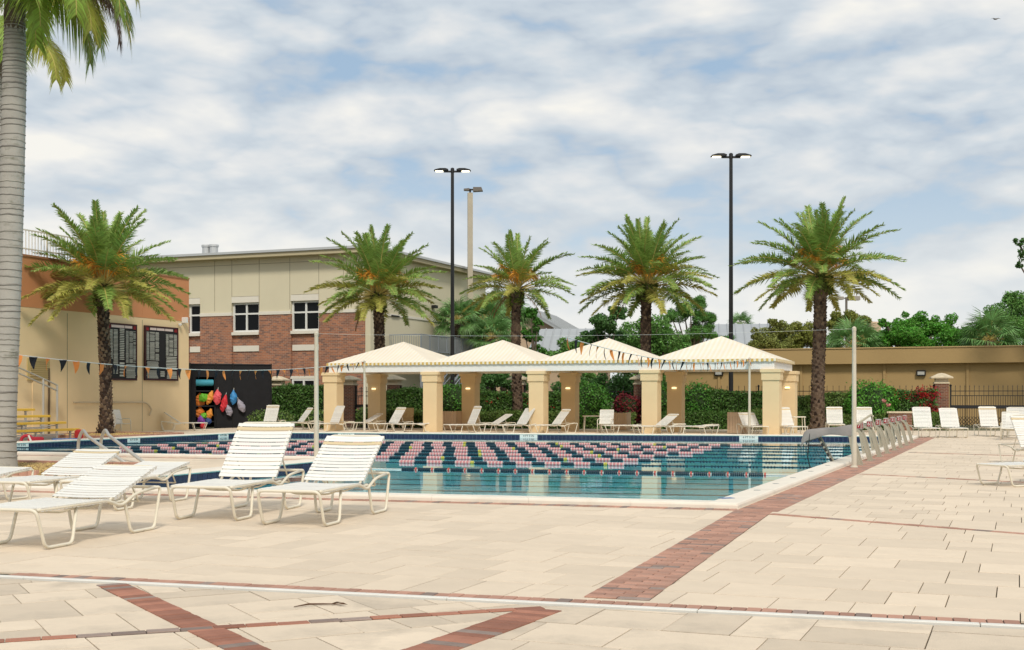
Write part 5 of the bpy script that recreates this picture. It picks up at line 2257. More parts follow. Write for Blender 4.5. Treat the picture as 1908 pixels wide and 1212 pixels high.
def twin_lamp(px, d, ytop, label):
    e = empty('lamp_post', at(px, d))
    h = hgt(ytop, d)
    MB().tube([(0, 0, 0), (0, 0, 0.9), (0, 0, 0.92), (0, 0, h)], [0.16, 0.16, 0.115, 0.085], 12).build('post', M_black, e)
    MB().lathe([(0.24, 0), (0.24, 0.1), (0.18, 0.16)], (0, 0, 0), 14).build('base', M_black, e)
    ar = MB()
    ar.box((0, 0, h - 0.06), (0.9, 0.1, 0.09))
    ar.lathe([(0.10, 0), (0.10, 0.22), (0.05, 0.26)], (0, 0, h - 0.12), 10)
    ar.build('cross_arm', M_black, e)
    for sg in (-1, 1):
        hd = MB()
        # flat shoe-box head that thins towards its tip
        pr = [(0.22, 0.05), (0.36, 0.10), (0.66, 0.10), (0.93, 0.03), (0.98, -0.02), (0.93, -0.03), (0.45, -0.03), (0.22, -0.01)]
        for y in (0,):
            vs_ = [(sg * x, -0.19, h + z) for x, z in pr] + [(sg * x, 0.19, h + z) for x, z in pr]
            n = len(pr)
            fs_ = [tuple(range(n)), tuple(range(2 * n - 1, n - 1, -1))] + [(i, n + i, n + (i + 1) % n, (i + 1) % n) for i in range(n)]
            hd.add(vs_, fs_)
        ho = hd.build('lamp_head', M_black, e)
        MB().box((sg * 0.70, 0, h - 0.045), (0.40, 0.26, 0.03), ch=0.01).build('lens', M_lampglow, ho)
    return tag(e, label, 'lamp post')


twin_lamp(843, 67, 318, 'black twin headed lamp post left of the concrete pole')
twin_lamp(1362, 61, 291, 'taller black twin headed lamp post behind the fourth tent roof')
e = empty('concrete_lamp_post', at(876, 84))
h = hgt(360, 84)
MB().box((0, 0, h / 2), (0.34, 0.34, h), 0.1).build('post', M_concrete, e)
MB().tube([(0, 0, h), (0, 0, h + 0.28)], 0.06, 8).build('bracket', M_black, e)
MB().box((0.10, 0, h + 0.22), (0.45, 0.2, 0.08)).build('arm', M_black, e)
b = MB()
b.add([(-0.42, -0.2, h + 0.16), (-0.05, -0.2, h + 0.14), (-0.05, -0.2, h + 0.30), (-0.42, -0.2, h + 0.26), (-0.42, 0.2, h + 0.16), (-0.05, 0.2, h + 0.14), (-0.05, 0.2, h + 0.30), (-0.42, 0.2, h + 0.26)],
      [(0, 1, 2, 3), (7, 6, 5, 4), (0, 4, 5, 1), (1, 5, 6, 2), (2, 6, 7, 3), (3, 7, 4, 0)])
b.add([(0.2, -0.25, h + 0.08), (0.85, -0.25, h + 0.12), (0.75, -0.25, h + 0.36), (0.2, -0.25, h + 0.36), (0.2, 0.25, h + 0.08), (0.85, 0.25, h + 0.12), (0.75, 0.25, h + 0.36), (0.2, 0.25, h + 0.36)],
      [(0, 1, 2, 3), (7, 6, 5, 4), (0, 4, 5, 1), (1, 5, 6, 2), (2, 6, 7, 3), (3, 7, 4, 0)])
b.build('lamp_head', M_bronze, e)
tag(e, 'square concrete lamp post with one dark head behind the pavilion', 'lamp post')
e = empty('parking_lamp_post', at(1577, 125))
h = hgt(556, 125)
MB().tube([(0, 0, 0), (0, 0, h + 0.1)], 0.12, 8).build('post', M_bronze, e)
for x, w in ((-0.78, 0.9), (0.72, 1.15)):
    MB().box((x, 0, h), (w, 0.7, 0.42 if x > 0 else 0.3), ch=0.05).build('lamp_head', mat('lamp_taupe', (0.33, 0.30, 0.26), 0.6), e)
MB().tube([(-0.8, 0, h), (0.8, 0, h)], 0.06, 6).build('cross_arm', M_bronze, e)
tag(e, 'far parking lamp with two box heads above the yellowish trees', 'lamp post')


def pole(px, d, ytop, r0, r1, label, name='pole'):
    e = empty(name, at(px, d))
    h = hgt(ytop, d)
    MB().tube([(0, 0, 0), (0, 0, h)], [r0, r1], 14).build('shaft', M_polegrey, e, smooth=False)
    MB().lathe([(r1 * 1.15, -0.05), (r1 * 1.15, 0.02), (r1 * 0.4, 0.05)], (0, 0, h), 12).build('top_cap', M_polegrey, e)
    MB().lathe([(r0 * 1.5, 0.0), (r0 * 1.5, 0.02), (r0 * 1.05, 0.05)], (0, 0, 0.0), 14).build('foot_collar', M_polegrey, e)
    tag(e, label, 'pole')
    return e.location + V((0, 0, h))


dL = 3525 / (856.5 - 742)
dR = 3525 / (872 - 742)
pL = pole(589.5, dL, 622, 0.062, 0.048, 'cream pole standing on the peninsula tip between two loungers')
pR = pole(1591.5, dR, 613, 0.055, 0.042, 'cream pole on the brick band beside the starting blocks')
dS1, dS2 = 54.0, 50.6
s1 = pole(679, dS1, 674, 0.055, 0.045, 'thin flag pole at the far pool edge by the first tent roof')
s2 = pole(1396.5, dS2, 668.5, 0.055, 0.045, 'thin flag pole at the far pool edge before the fourth tent roof')


def catenary(p, q, sag, n=40):
    out = []
    for i in range(n + 1):
        t = i / n
        c = p.lerp(q, t)
        c.z -= sag * 4 * t * (1 - t)
        out.append(c)
    return out


wire = catenary(pL, pR, 0.10)
tag(MB().tube(wire, 0.0022, 5).build('guide_wire', M_wire), 'thin white wire strung between the two tall cream poles', 'wire')

M_flag_o = mat('flag_orange', (0.85, 0.36, 0.10), 0.8, rand=0.1, transl=0.35)
M_flag_b = mat('flag_black', (0.012, 0.014, 0.02), 0.8, transl=0.1)


def pennant(m, seed, narrow):
    rnd = random.Random(seed)
    b = MB()
    W, H = 0.115 * narrow, 0.31
    rows = 6
    tw = rnd.uniform(-1, 1)
    vs_, fs_ = [], []
    for i in range(rows + 1):
        t = i / rows
        w = W * (1 - t) + 0.004
        a = tw * t * 1.2
        yo = 0.03 * math.sin(t * 3 + seed)
        for s in (-1, 1):
            vs_.append((s * w * math.cos(a) + 0.015 * t * tw, s * w * math.sin(a) + yo, -H * t))
    for i in range(rows):
        fs_.append((2 * i, 2 * i + 1, 2 * i + 3, 2 * i + 2))
    k = len(vs_)
    vs_ += [(x, y + 0.004, z) for x, y, z in vs_]
    fs_ += [tuple(k + i for i in f[::-1]) for f in fs_]
    return b.add(vs_, fs_).mesh('pennant', m)


PEN = {(c, w): [pennant(M_flag_o if c == 0 else M_flag_b, s + 10 * c, 1.0 if w == 0 else 0.6) for s in range(4)] for c in (0, 1) for w in (0, 1)}


def flag_line(pts, spacing, start, label, w, seed):
    rnd = random.Random(seed)
    e = empty('flag_line', pts[0])
    o = e.location.copy()
    MB().tube([p - o for p in pts], 0.011, 5).build('cord', M_wire, e)
    L, acc = 0, start
    k = 0
    for a, b in zip(pts, pts[1:]):
        d = (b - a).length
        while acc < L + d:
            p = a.lerp(b, (acc - L) / d)
            c = k % 2
            rz = math.atan2((b - a).y, (b - a).x) + rnd.uniform(-0.35, 0.35)
            ob = inst('pennant', PEN[(c, w)][rnd.randint(0, 3)], e, p - o, rz)
            ob.rotation_euler = (rnd.uniform(-0.25, 0.25), rnd.uniform(-0.12, 0.12), rz)
            acc += spacing
            k += 1
        L += d
    return tag(e, label, 'flags')


q0 = V((-11.9, 28.0, hgt(652, 28.0)))
flag_line(catenary(q0, s1, 0.42), 0.62, 0.35, 'string of orange and black pennants crossing in front of the record boards', 0, 1)
tw = V(wire[20])
kk = (1083 - 590) / (1591 - 590)
tw = pL.lerp(pR, kk) - V((0, 0, 0.12))
flag_line(catenary(tw, s2, 0.35), 0.60, 0.25, 'string of orange and black pennants in front of the right tent roofs', 1, 2)

# ------------------------------------------------------------------ lane ropes
M_float_p = mat('float_pink', (0.60, 0.22, 0.23), 0.5)
M_float_n = mat('float_navy', (0.012, 0.036, 0.055), 0.4)
M_float_y = mat('float_yellow', (0.55, 0.48, 0.08), 0.5)
M_float_w = mat('float_red_white', (0.70, 0.46, 0.44), 0.5)


def float_mesh(name, n, mats, alt):
    b = MB()
    pitch = 0.042
    for k in range(n):
        b.mi = (k % 2) if alt else 0
        x = (k + 0.5 - n / 2) * pitch
        b.tube([(x - 0.016, 0, 0), (x + 0.016, 0, 0)], (0.053 if k % 2 == 0 else 0.049) if alt else 0.044, 8)
    return b.mesh(name, mats)


FM_P = float_mesh('pink_floats', 9, [M_float_w, M_float_p], True)
FM_N = float_mesh('navy_floats', 7, [M_float_n], False)
FM_Y = float_mesh('yellow_floats', 2, [M_float_y], False)
FM_1 = float_mesh('red_float', 1, [mat('float_red', (0.55, 0.10, 0.08), 0.5)], False)
FM_T = MB()
for _k in range(4):
    FM_T.tube([(-0.13 + _k * 0.075, 0, 0), (-0.10 + _k * 0.075, 0, 0)], 0.03, 6)
FM_T = FM_T.mesh('small_floats', M_float_n)
FM_S = MB().tube([(-0.02, 0, 0), (0.02, 0, 0)], 0.05, 8).mesh('small_float', M_float_n)


def wall_hit(p, t, edge):
    a, b = V((*BASIN[edge], 0)), V((*BASIN[(edge + 1) % nP], 0))
    s = b - a
    den = t.x * s.y - t.y * s.x
    return ((a.x - p.x) * s.y - (a.y - p.y) * s.x) / den


ORD = ['nearest', 'second nearest', 'third nearest', 'fourth nearest', 'third farthest', 'second farthest', 'farthest']
for k in range(7):
    p = V((1.86, 29.9, 0)) + V2 * (2.15 * k)
    t = lu
    # right end on the starting wall, left end on the tip or the far left wall
    s_r = wall_hit(p, t, 5)
    s_l = wall_hit(p, t, 3)
    if k == 0:
        s_l = -5.1
    a = p + t * s_l
    e = empty('lane_rope', (a.x, a.y, WATER_Z + 0.01), math.atan2(t.y, t.x))
    L = s_r - s_l
    MB().tube([(0, 0, 0.0), (L, 0, 0.0)], 0.012, 5).build('cable', M_float_n, e)
    # pink and navy blocks up to the pink limit, small navy floats beyond it
    pink_end = 0.3 - s_l
    x = 0.35 + 0.16 * ((k * 3) % 4) + (3.3 if k else 0)
    i = 0
    while x < L - 0.25:
        if x < pink_end + 0.3:
            me, w = (FM_P, 0.39) if i % 2 == 0 else (FM_N, 0.31)
            if i % 9 == 5 + k % 3:
                inst('yellow_floats', FM_Y, e, (x + 0.04, 0, 0.02))
                x += 0.1
            inst(me.name.split('.')[0], me, e, (x + w / 2, 0, 0.012))
            x += w + 0.005
            i += 1
        else:
            stuff(inst('small_floats', FM_T, e, (x + 0.15, 0, -0.008)))
            x += 0.40
    tag(e, 'pink and navy lane rope, %s of the seven' % ORD[k], 'lane rope', 'pink and navy lane ropes')
p0, p1 = V((-3.9, 28.42, 0)), V((6.55, 25.62, 0))
t = (p1 - p0).normalized()
s_r = wall_hit(p0, t, 5)
e = empty('lane_rope', (p0.x, p0.y, WATER_Z + 0.01), math.atan2(t.y, t.x))
MB().tube([(0, 0, 0), (s_r, 0, 0)], 0.012, 5).build('cable', M_wire, e)
x = 1.5
i = 0
while x < s_r - 0.9:
    inst('navy_floats', FM_N, e, (x + 0.15, 0, 0.0))
    x += 0.335
    inst('red_float', FM_1, e, (x, 0, 0.004))
    x += 0.045
tag(e, 'single navy lane rope with thin red floats, apart from the pink ones', 'lane rope')

# ------------------------------------------------------------------ loungers, chairs, tables
M_frame = mat('frame_cream', (0.72, 0.67, 0.55), 0.45, var=0.05, vscale=3, dirt=(0.50, 0.41, 0.26), dscale=2.5, dlo=0.58, dhi=0.85)
M_strap = mat('strap_white', (0.75, 0.74, 0.695), 0.5, rand=0.06, var=0.04, vscale=6, dirt=(0.60, 0.54, 0.43), dscale=2.2, dlo=0.6, dhi=0.9)
M_strap_b = mat('strap_beige', (0.62, 0.50, 0.31), 0.55, rand=0.06)
CW, CLN, SH, HINGE, BL = 0.66, 2.05, 0.36, 1.16, 0.86


def chaise_frame():
    b = MB()
    r = 0.016
    hw = CW / 2
    # front hoop: ground, up, across, down, each foot running back along the ground and up to the rail
    path = [(-hw + 0.02, 0.62, SH - 0.02), (-hw, 0.53, 0.018), (-hw, 0.13, 0.018), (-hw, 0.0, SH), (hw, 0.0, SH), (hw, 0.13, 0.018), (hw, 0.53, 0.018), (hw - 0.02, 0.62, SH - 0.02)]
    b.tube(fillet(path, 0.065, 5), r, 8)
    for s in (-1, 1):
        # seat rail running back, dipping past the hinge, then rising into the rear hoop
        path = [(s * hw, 0.02, SH), (s * hw, HINGE - 0.05, SH), (s * hw, HINGE + 0.16, SH - 0.075), (s * hw, HINGE + 0.42, SH + 0.035), (s * hw, CLN - 0.10, SH + 0.065)]
        b.tube(fillet(path, 0.11, 5), r, 8)
    path = [(-hw + 0.02, HINGE - 0.02, SH - 0.02), (-hw + 0.012, HINGE + 0.02, SH - 0.03), (-hw + 0.012, HINGE + 0.24, SH - 0.02), (-hw, HINGE + 0.34, 0.018), (-hw, CLN - 0.12, 0.018), (-hw, CLN, SH + 0.07), (-hw + 0.001, CLN - 0.12, SH + 0.066)]
    for s in (-1, 1):
        pp_ = [(x if s < 0 else -x, y, z) for x, y, z in path]
        b.tube(fillet(pp_, 0.06, 5), r, 8)
    # rear cross bar, under-seat braces
    b.tube(fillet([(-hw, CLN - 0.05, SH + 0.068), (hw, CLN - 0.05, SH + 0.068)], 0.05), r, 8)
    for y in (0.58, 1.0):
        b.tube(fillet([(-hw, y, SH - 0.01), (-hw * 0.6, y, SH - 0.07), (hw * 0.6, y, SH - 0.07), (hw, y, SH - 0.01)], 0.08, 4), 0.010, 6)
    b.tube([(-hw, CLN - 0.45, SH + 0.03), (-hw + 0.1, CLN - 0.45, SH - 0.06), (hw - 0.1, CLN - 0.45, SH - 0.06), (hw, CLN - 0.45, SH + 0.03)], 0.010, 6)
    return b.mesh('frame', M_frame, True)


def back_frame():
    b = MB()
    hw = CW / 2 - 0.022
    b.tube(fillet([(-hw, 0, 0), (-hw, BL, 0), (hw, BL, 0), (hw, 0, 0)], 0.06, 4), 0.014, 8)
    return b.mesh('back_frame', M_frame, True)


def strap_mesh(w, m):
    """one vinyl strap stretched across the frame and wrapped round both tubes"""
    b = MB()
    hw = CW / 2 + 0.014
    n = 6
    top, bot = [], []
    for i in range(n + 1):
        x = -hw + 2 * hw * i / n
        sg = -0.010 * (1 - (2 * i / n - 1) ** 2)
        top.append((x, sg + 0.017))
    vs_, fs_ = [], []
    prof = [(-hw + 0.004, -0.014)] + top + [(hw - 0.004, -0.014)]
    for y in (-w / 2, w / 2):
        for x, z in prof:
            vs_.append((x, y, z))
    k = len(prof)
    for i in range(k - 1):
        fs_.append((i, i + 1, k + i + 1, k + i))
    b2 = len(vs_)
    vs_ += [(x, y, z - 0.004) for x, y, z in vs_]
    fs_ += [tuple(b2 + j for j in f[::-1]) for f in fs_]
    for i in range(k - 1):
        fs_ += [(i, b2 + i, b2 + i + 1, i + 1), (k + i + 1, b2 + k + i + 1, b2 + k + i, k + i)]
    return b.add(vs_, fs_), m


FRAME, BACKF = chaise_frame(), back_frame()
SW, SP = 0.047, 0.0585
_b, _ = strap_mesh(SW, None)
STRAP = _b.mesh('strap', M_strap)
STRAPB = _b.mesh('beige_strap', M_strap_b)
_seat, _back = MB(), MB()
NS_, NB_ = int((HINGE - 0.05) / SP), int((BL - 0.03) / SP)
for k in range(NS_):
    _seat.M = Matrix.Translation((0, 0.05 + SP * (k + 0.5), SH))
    _seat.add(_b.v, _b.f)
for k in range(NB_):
    if k == NB_ - 2:
        continue
    _back.M = Matrix.Translation((0, 0.03 + SP * (k + 0.5), 0))
    _back.add(_b.v, _b.f)
SEATJ, BACKJ = _seat.mesh('seat_straps', M_strap), _back.mesh('back_straps', M_strap)


def strut_mesh(ang):
    b = MB()
    hw = CW / 2 - 0.05
    a = V((0, HINGE + 0.5 * math.cos(R(ang)) * BL, SH + 0.5 * math.sin(R(ang)) * BL))
    z1 = SH - 0.055 if ang > 14 else SH - 0.12
    for s in (-1, 1):
        b.tube([(s * hw, a.y, a.z), (s * hw, HINGE + 0.56 if ang < 50 else HINGE + 0.40, z1)], 0.009, 6)
    b.tube([(-hw, HINGE + 0.56 if ang < 50 else HINGE + 0.40, z1), (hw, HINGE + 0.56 if ang < 50 else HINGE + 0.40, z1)], 0.009, 6)
    return b.mesh('back_prop', M_frame, True)


PROPS = {}


def chaise(loc, yaw, ang, label, detail=False, group='strap loungers along the far deck', beige=(1,), scale=1.0):
    """loc: plan point of the middle; yaw: heading of the head end, clockwise from straight away (deg)"""
    rz = -R(yaw)
    d = V((math.sin(R(yaw)), math.cos(R(yaw)), 0))
    foot = V((loc[0], loc[1], 0)) - d * (CLN / 2 * scale)
    e = empty('lounger', foot, rz)
    e.scale = (scale,) * 3
    inst('frame', FRAME, e)
    Mb = Matrix.Translation((0, HINGE, SH)) @ Matrix.Rotation(R(ang), 4, 'X')
    bk = inst('back_frame', BACKF, e, mtx=Mb)
    if ang not in PROPS:
        PROPS[ang] = strut_mesh(ang)
    inst('back_prop', PROPS[ang], e)
    if detail:
        rnd = random.Random(int(loc[0] * 100))
        for k in range(NS_):
            inst('strap', STRAP, e, mtx=Matrix.Translation((0, 0.05 + SP * (k + 0.5) + rnd.uniform(-0.002, 0.002), SH + rnd.uniform(-0.002, 0.001))))
        for k in range(NB_):
            me = STRAPB if (NB_ - 1 - k) in beige else STRAP
            inst('strap' if me is STRAP else 'beige_strap', me, bk, mtx=Matrix.Translation((0, 0.03 + SP * (k + 0.5) + rnd.uniform(-0.003, 0.003), rnd.uniform(-0.002, 0.002))))
    else:
        stuff(inst('seat_straps', SEATJ, e))
        stuff(inst('back_straps', BACKJ, bk))
        inst('beige_strap', STRAPB if beige else STRAP, bk, mtx=Matrix.Translation((0, 0.03 + SP * (NB_ - 1.5), 0)))
    return tag(e, label, 'lounger', group)


FGR = 'strap loungers in the foreground'
chaise((-2.30, 15.75), 14, 35, 'white strap lounger standing alone closest to the bay, backrest half raised', True, FGR, beige=(2,), scale=1.17)
chaise((-3.52, 16.42), 12, 47, 'white strap lounger with the steepest backrest in the foreground row', True, FGR, beige=(1,), scale=1.17)
chaise((-4.70, 13.50), 15, 19, 'nearest white strap lounger, low backrest, cut by the left edge', True, FGR, beige=(), scale=1.12)
chaise((-6.36, 17.60), 16, 21, 'strap lounger with low raised back behind the nearest one', True, FGR, beige=(1,), scale=1.10)
chaise((-5.38, 17.72), 13, 9, 'strap lounger lying almost flat at the corner of the bay', True, FGR, beige=(), scale=1.10)
chaise((-7.85, 18.10), 20, 6, 'flat strap lounger below the gravel bed at the left edge', True, FGR, beige=(), scale=1.0)


def cg(px, y):
    p = G(px, y)
    return (p.x, p.y)


# far side loungers: (photo x, photo y of the feet, yaw of the head end, back angle, label)
FAR = [
    (342, 803, 250, 34, 'strap lounger before the tan wall left of the storage cage'),
    (500, 801, 20, 68, 'strap lounger with upright back in front of the storage cage'),
    (554, 801.5, 60, 52, 'strap lounger seen from behind left of the peninsula pole'),
    (600, 800, 40, 62, 'strap lounger half hidden behind the one by the first pavilion column'),
    (618, 804, 48, 66, 'strap lounger in front of the first pavilion column'),
    (676, 802, 60, 28, 'cream strap lounger with low back behind the thin flag pole'),
    (728, 804.5, 48, 56, 'strap lounger between the thin flag pole and the tan armchair'),
    (772, 805, 80, 2, 'flat strap lounger left of the second front column'),
    (872, 807, 62, 66, 'strap lounger with tall back right of the second front column'),
    (915, 806.5, 64, 30, 'low backed strap lounger between two taller ones under the second tent roof'),
    (966, 807.5, 55, 54, 'strap lounger touching the third front column'),
    (1030, 808, 62, 50, 'strap lounger right of the third front column'),
    (1168, 809, 80, 2, 'flat strap lounger left of the fourth front column'),
    (1225, 810.5, 60, 34, 'strap lounger in front of the fourth front column'),
    (1290, 811, 82, 2, 'flat strap lounger right of the small table'),
    (1402, 811, -8, 38, 'strap lounger facing the pool behind the right thin flag pole'),
    (1468, 811.5, -15, 62, 'strap lounger facing the pool between the last two columns'),
    (1556, 806, 10, 60, 'strap lounger facing the camera left of the covered starting block'),
    (1612, 805, 10, 58, 'strap lounger half hidden by the cream pole and blocks'),
    (1722, 815, 4, 66, 'strap lounger just right of the starting blocks'),
    (1773, 815, 4, 60, 'strap lounger in front of the gate, left of two'),
    (1846, 813, 2, 68, 'strap lounger in front of the gate, right of two'),
    (1890, 816.5, 30, 66, 'strap lounger behind the white chair at the right edge'),
    (1430, 809, 85, 2, 'flat strap lounger beside the fifth front column'),
]
for px, y, yaw, ang, lab in FAR:
    chaise(cg(px, y), yaw, ang, lab, beige=(1,) if (px * 7) % 3 else ())
chaise((11.85, 28.4), -12, 60, 'white strap lounger cut by the right edge, backrest up', True, 'strap loungers at the right edge', beige=(1,))
chaise((9.05, 21.9), 62, 40, 'white strap lounger whose foot end juts in at the right edge', True, 'strap loungers at the right edge', beige=())


def armchair(px, y, yaw, m_fr, m_st, label):
    p = G(px, y)
    e = empty('armchair', p, -R(yaw))
    hw = 0.29
    f = MB()
    for s in (-1, 1):
        f.tube(fillet([(s * hw, -0.28, 0), (s * hw, -0.26, 0.60), (s * hw, 0.22, 0.62), (s * hw, 0.30, 0.4), (s * hw, 0.34, 0.0)], 0.12, 5), 0.016, 8)
        f.tube(fillet([(s * hw * 0.93, -0.25, 0.40), (s * hw * 0.93, 0.20, 0.37), (s * hw * 0.93, 0.38, 1.0)], 0.08, 4), 0.014, 8)
    f.tube([(-hw, -0.25, 0.40), (hw, -0.25, 0.40)], 0.014, 8)
    f.tube([(-hw, 0.38, 1.0), (hw, 0.38, 1.0)], 0.014, 8)
    f.tube([(-hw, 0.32, 0.15), (hw, 0.32, 0.15)], 0.012, 8)
    f.build('frame', m_fr, e, smooth=True)
    k_ = (hw * 2) / CW
    st = MB()
    for i in range(8):
        st.M = Matrix.Translation((0, -0.23 + i * 0.055, 0.40 - 0.0035 * i)) @ Matrix.Diagonal((k_, 1, 1, 1))
        st.add(_b.v, _b.f)
    stuff(st.build('seat_straps', m_st, e))
    st = MB()
    for i in range(11):
        t = (i + 0.6) / 11.4
        st.M = Matrix.Translation((0, 0.20 + 0.18 * t, 0.37 + 0.63 * t)) @ Matrix.Rotation(R(74), 4, 'X') @ Matrix.Diagonal((k_, 1, 1, 1))
        st.add(_b.v, _b.f)
    stuff(st.build('back_straps', m_st, e))
    return tag(e, label, 'chair', 'strap armchairs round the deck')


M_tanframe = mat('frame_tan', (0.58, 0.43, 0.24), 0.5)
M_tanstrap = mat('strap_tan', (0.60, 0.44, 0.24), 0.6)
armchair(226, 807, -65, M_frame, M_strap, 'white strap armchair beside the date palm below the record boards')
armchair(757, 799, 8, M_tanframe, M_tanstrap, 'tan armchair in front of the low hedge under the first tent roof')
armchair(1128, 808, 15, M_frame, M_strap, 'white strap armchair beside the slatted planter under the third tent roof')
armchair(1882, 820, 25, M_frame, M_strap, 'white strap armchair at the right edge in front of the gate')


def table(px, y, w, h, label, m=None, rz=0.0):
    m = m or M_frame
    e = empty('side_table', G(px, y), rz)
    MB().box((0, 0, h - 0.02), (w, w, 0.04), ch=0.01).build('table_top', m, e)
    for sx in (-1, 1):
        for sy in (-1, 1):
            MB().tube([(sx * w * 0.46, sy * w * 0.46, 0), (sx * w * 0.40, sy * w * 0.40, h - 0.04)], 0.02, 6).build('leg', m, e)
    return tag(e, label, 'table', 'small tables on the far deck')


table(903, 797, 0.9, 0.72, 'cream table behind the lounger under the second tent roof')
table(1104, 805, 0.85, 0.72, 'cream table left of the white armchair under the third tent roof')
table(1264, 810, 0.55, 0.45, 'low cream table between two loungers left of the slatted planter')
table(1487, 808, 0.55, 0.72, 'cream table right of the rightmost front column')
table(1610, 803, 0.7, 0.7, 'table glimpsed between the cream pole and the hedge')
# round table tipped on its edge behind the date palm
b = MB()
b.lathe([(0.5, -0.02), (0.52, 0), (0.5, 0.02)], (0, 0, 0), 28)
o = b.build('tipped_table', M_strap, None, G(193, 808) + V((0.0, 0.45, 0.47)))
o.rotation_euler = (R(76), 0, R(-25))
tag(o, 'round white table top leaning on edge behind the date palm trunk', 'table')

M_plank = mat('planter_wood', (0.60, 0.45, 0.31), 0.8, rand=0.08, var=0.06, vscale=4)


def planter(px, y, w, h, label):
    e = empty('slatted_planter', G(px, y), PRZ)
    n = 7
    sw = w / n
    pl = MB()
    hh = h / 2
    # plank with a rounded top
    pts = [(-sw * 0.46, 0), (sw * 0.46, 0), (sw * 0.46, h - sw * 0.35), (sw * 0.3, h - sw * 0.08), (0, h), (-sw * 0.3, h - sw * 0.08), (-sw * 0.46, h - sw * 0.35)]
    vs_ = [(x, -0.012, z) for x, z in pts] + [(x, 0.012, z) for x, z in pts]
    k = len(pts)
    pl.add(vs_, [tuple(range(k)), tuple(range(2 * k - 1, k - 1, -1))] + [(i, k + i, k + (i + 1) % k, (i + 1) % k) for i in range(k)])
    me = pl.mesh('plank', M_plank)
    for s in range(4):
        for i in range(n):
            a = (i + 0.5) * sw - w / 2
            M = Matrix.Rotation(s * math.pi / 2, 4, 'Z') @ Matrix.Translation((a, -w / 2 + 0.012, 0.02))
            inst('plank', me, e, mtx=M)
    MB().box((0, 0, h * 0.42), (w - 0.06, w - 0.06, h * 0.8)).build('liner', M_mulch, e)
    return tag(e, label, 'planter', 'slatted planters under the pavilion')


planter(841, 801, 0.82, 0.86, 'slatted wooden planter box right of the second front column')
planter(1157, 802, 0.75, 0.80, 'slatted wooden planter box behind the white armchair')
planter(1375, 808, 0.76, 0.88, 'slatted wooden planter box left of the right thin flag pole')
# grey bin between the last columns
b = MB().lathe([(0.17, 0), (0.19, 0.1), (0.2, 0.95), (0.17, 1.02)], (0, 0, 0), 14)
tag(b.build('bin', mat('bin_grey', (0.30, 0.33, 0.36), 0.6), None, G(1450, 805)), 'slim grey bin between the two rightmost columns', 'bin')

# ------------------------------------------------------------------ starting blocks
M_blk = mat('block_tube', (0.38, 0.35, 0.27), 0.5, var=0.08, dirt=(0.26, 0.19, 0.10), dscale=2.5, dlo=0.55, dhi=0.8)
M_plat = mat('block_top', (0.30, 0.28, 0.25), 0.8)
M_numred = mat('number_red', (0.30, 0.02, 0.025), 0.5)
M_numwhite = mat('number_white', (0.75, 0.73, 0.70), 0.5)
rt = (V((*C6, 0)) - V((*C1, 0))).normalized()          # along the right wall, away from the camera
rn = V((rt.y, -rt.x, 0))                               # away from the water
BRZ = math.atan2(rn.y, rn.x)
s_first = (28.6 - C1[1]) / rt.y


def flat_bar(b, pts, w, t):
    """a flat bar (w across local y, t thick) bent along a path in the local xz plane"""
    pts = [V(p) for p in pts]
    vs_, fs_ = [], []
    n = len(pts)
    for i in range(n):
        d = (pts[min(i + 1, n - 1)] - pts[max(i - 1, 0)]).normalized()
        nr_ = V((-d.z, 0, d.x))
        for sy, sn in ((-1, -1), (1, -1), (1, 1), (-1, 1)):
            vs_.append(pts[i] + V((0, sy * w / 2, 0)) + nr_ * (sn * t / 2))
    for i in range(n - 1):
        for j in range(4):
            a, c = i * 4 + j, i * 4 + (j + 1) % 4
            fs_.append((a, c, c + 4, a + 4))
    fs_ += [(3, 2, 1, 0), tuple((n - 1) * 4 + j for j in range(4))]
    b.add(vs_, fs_)


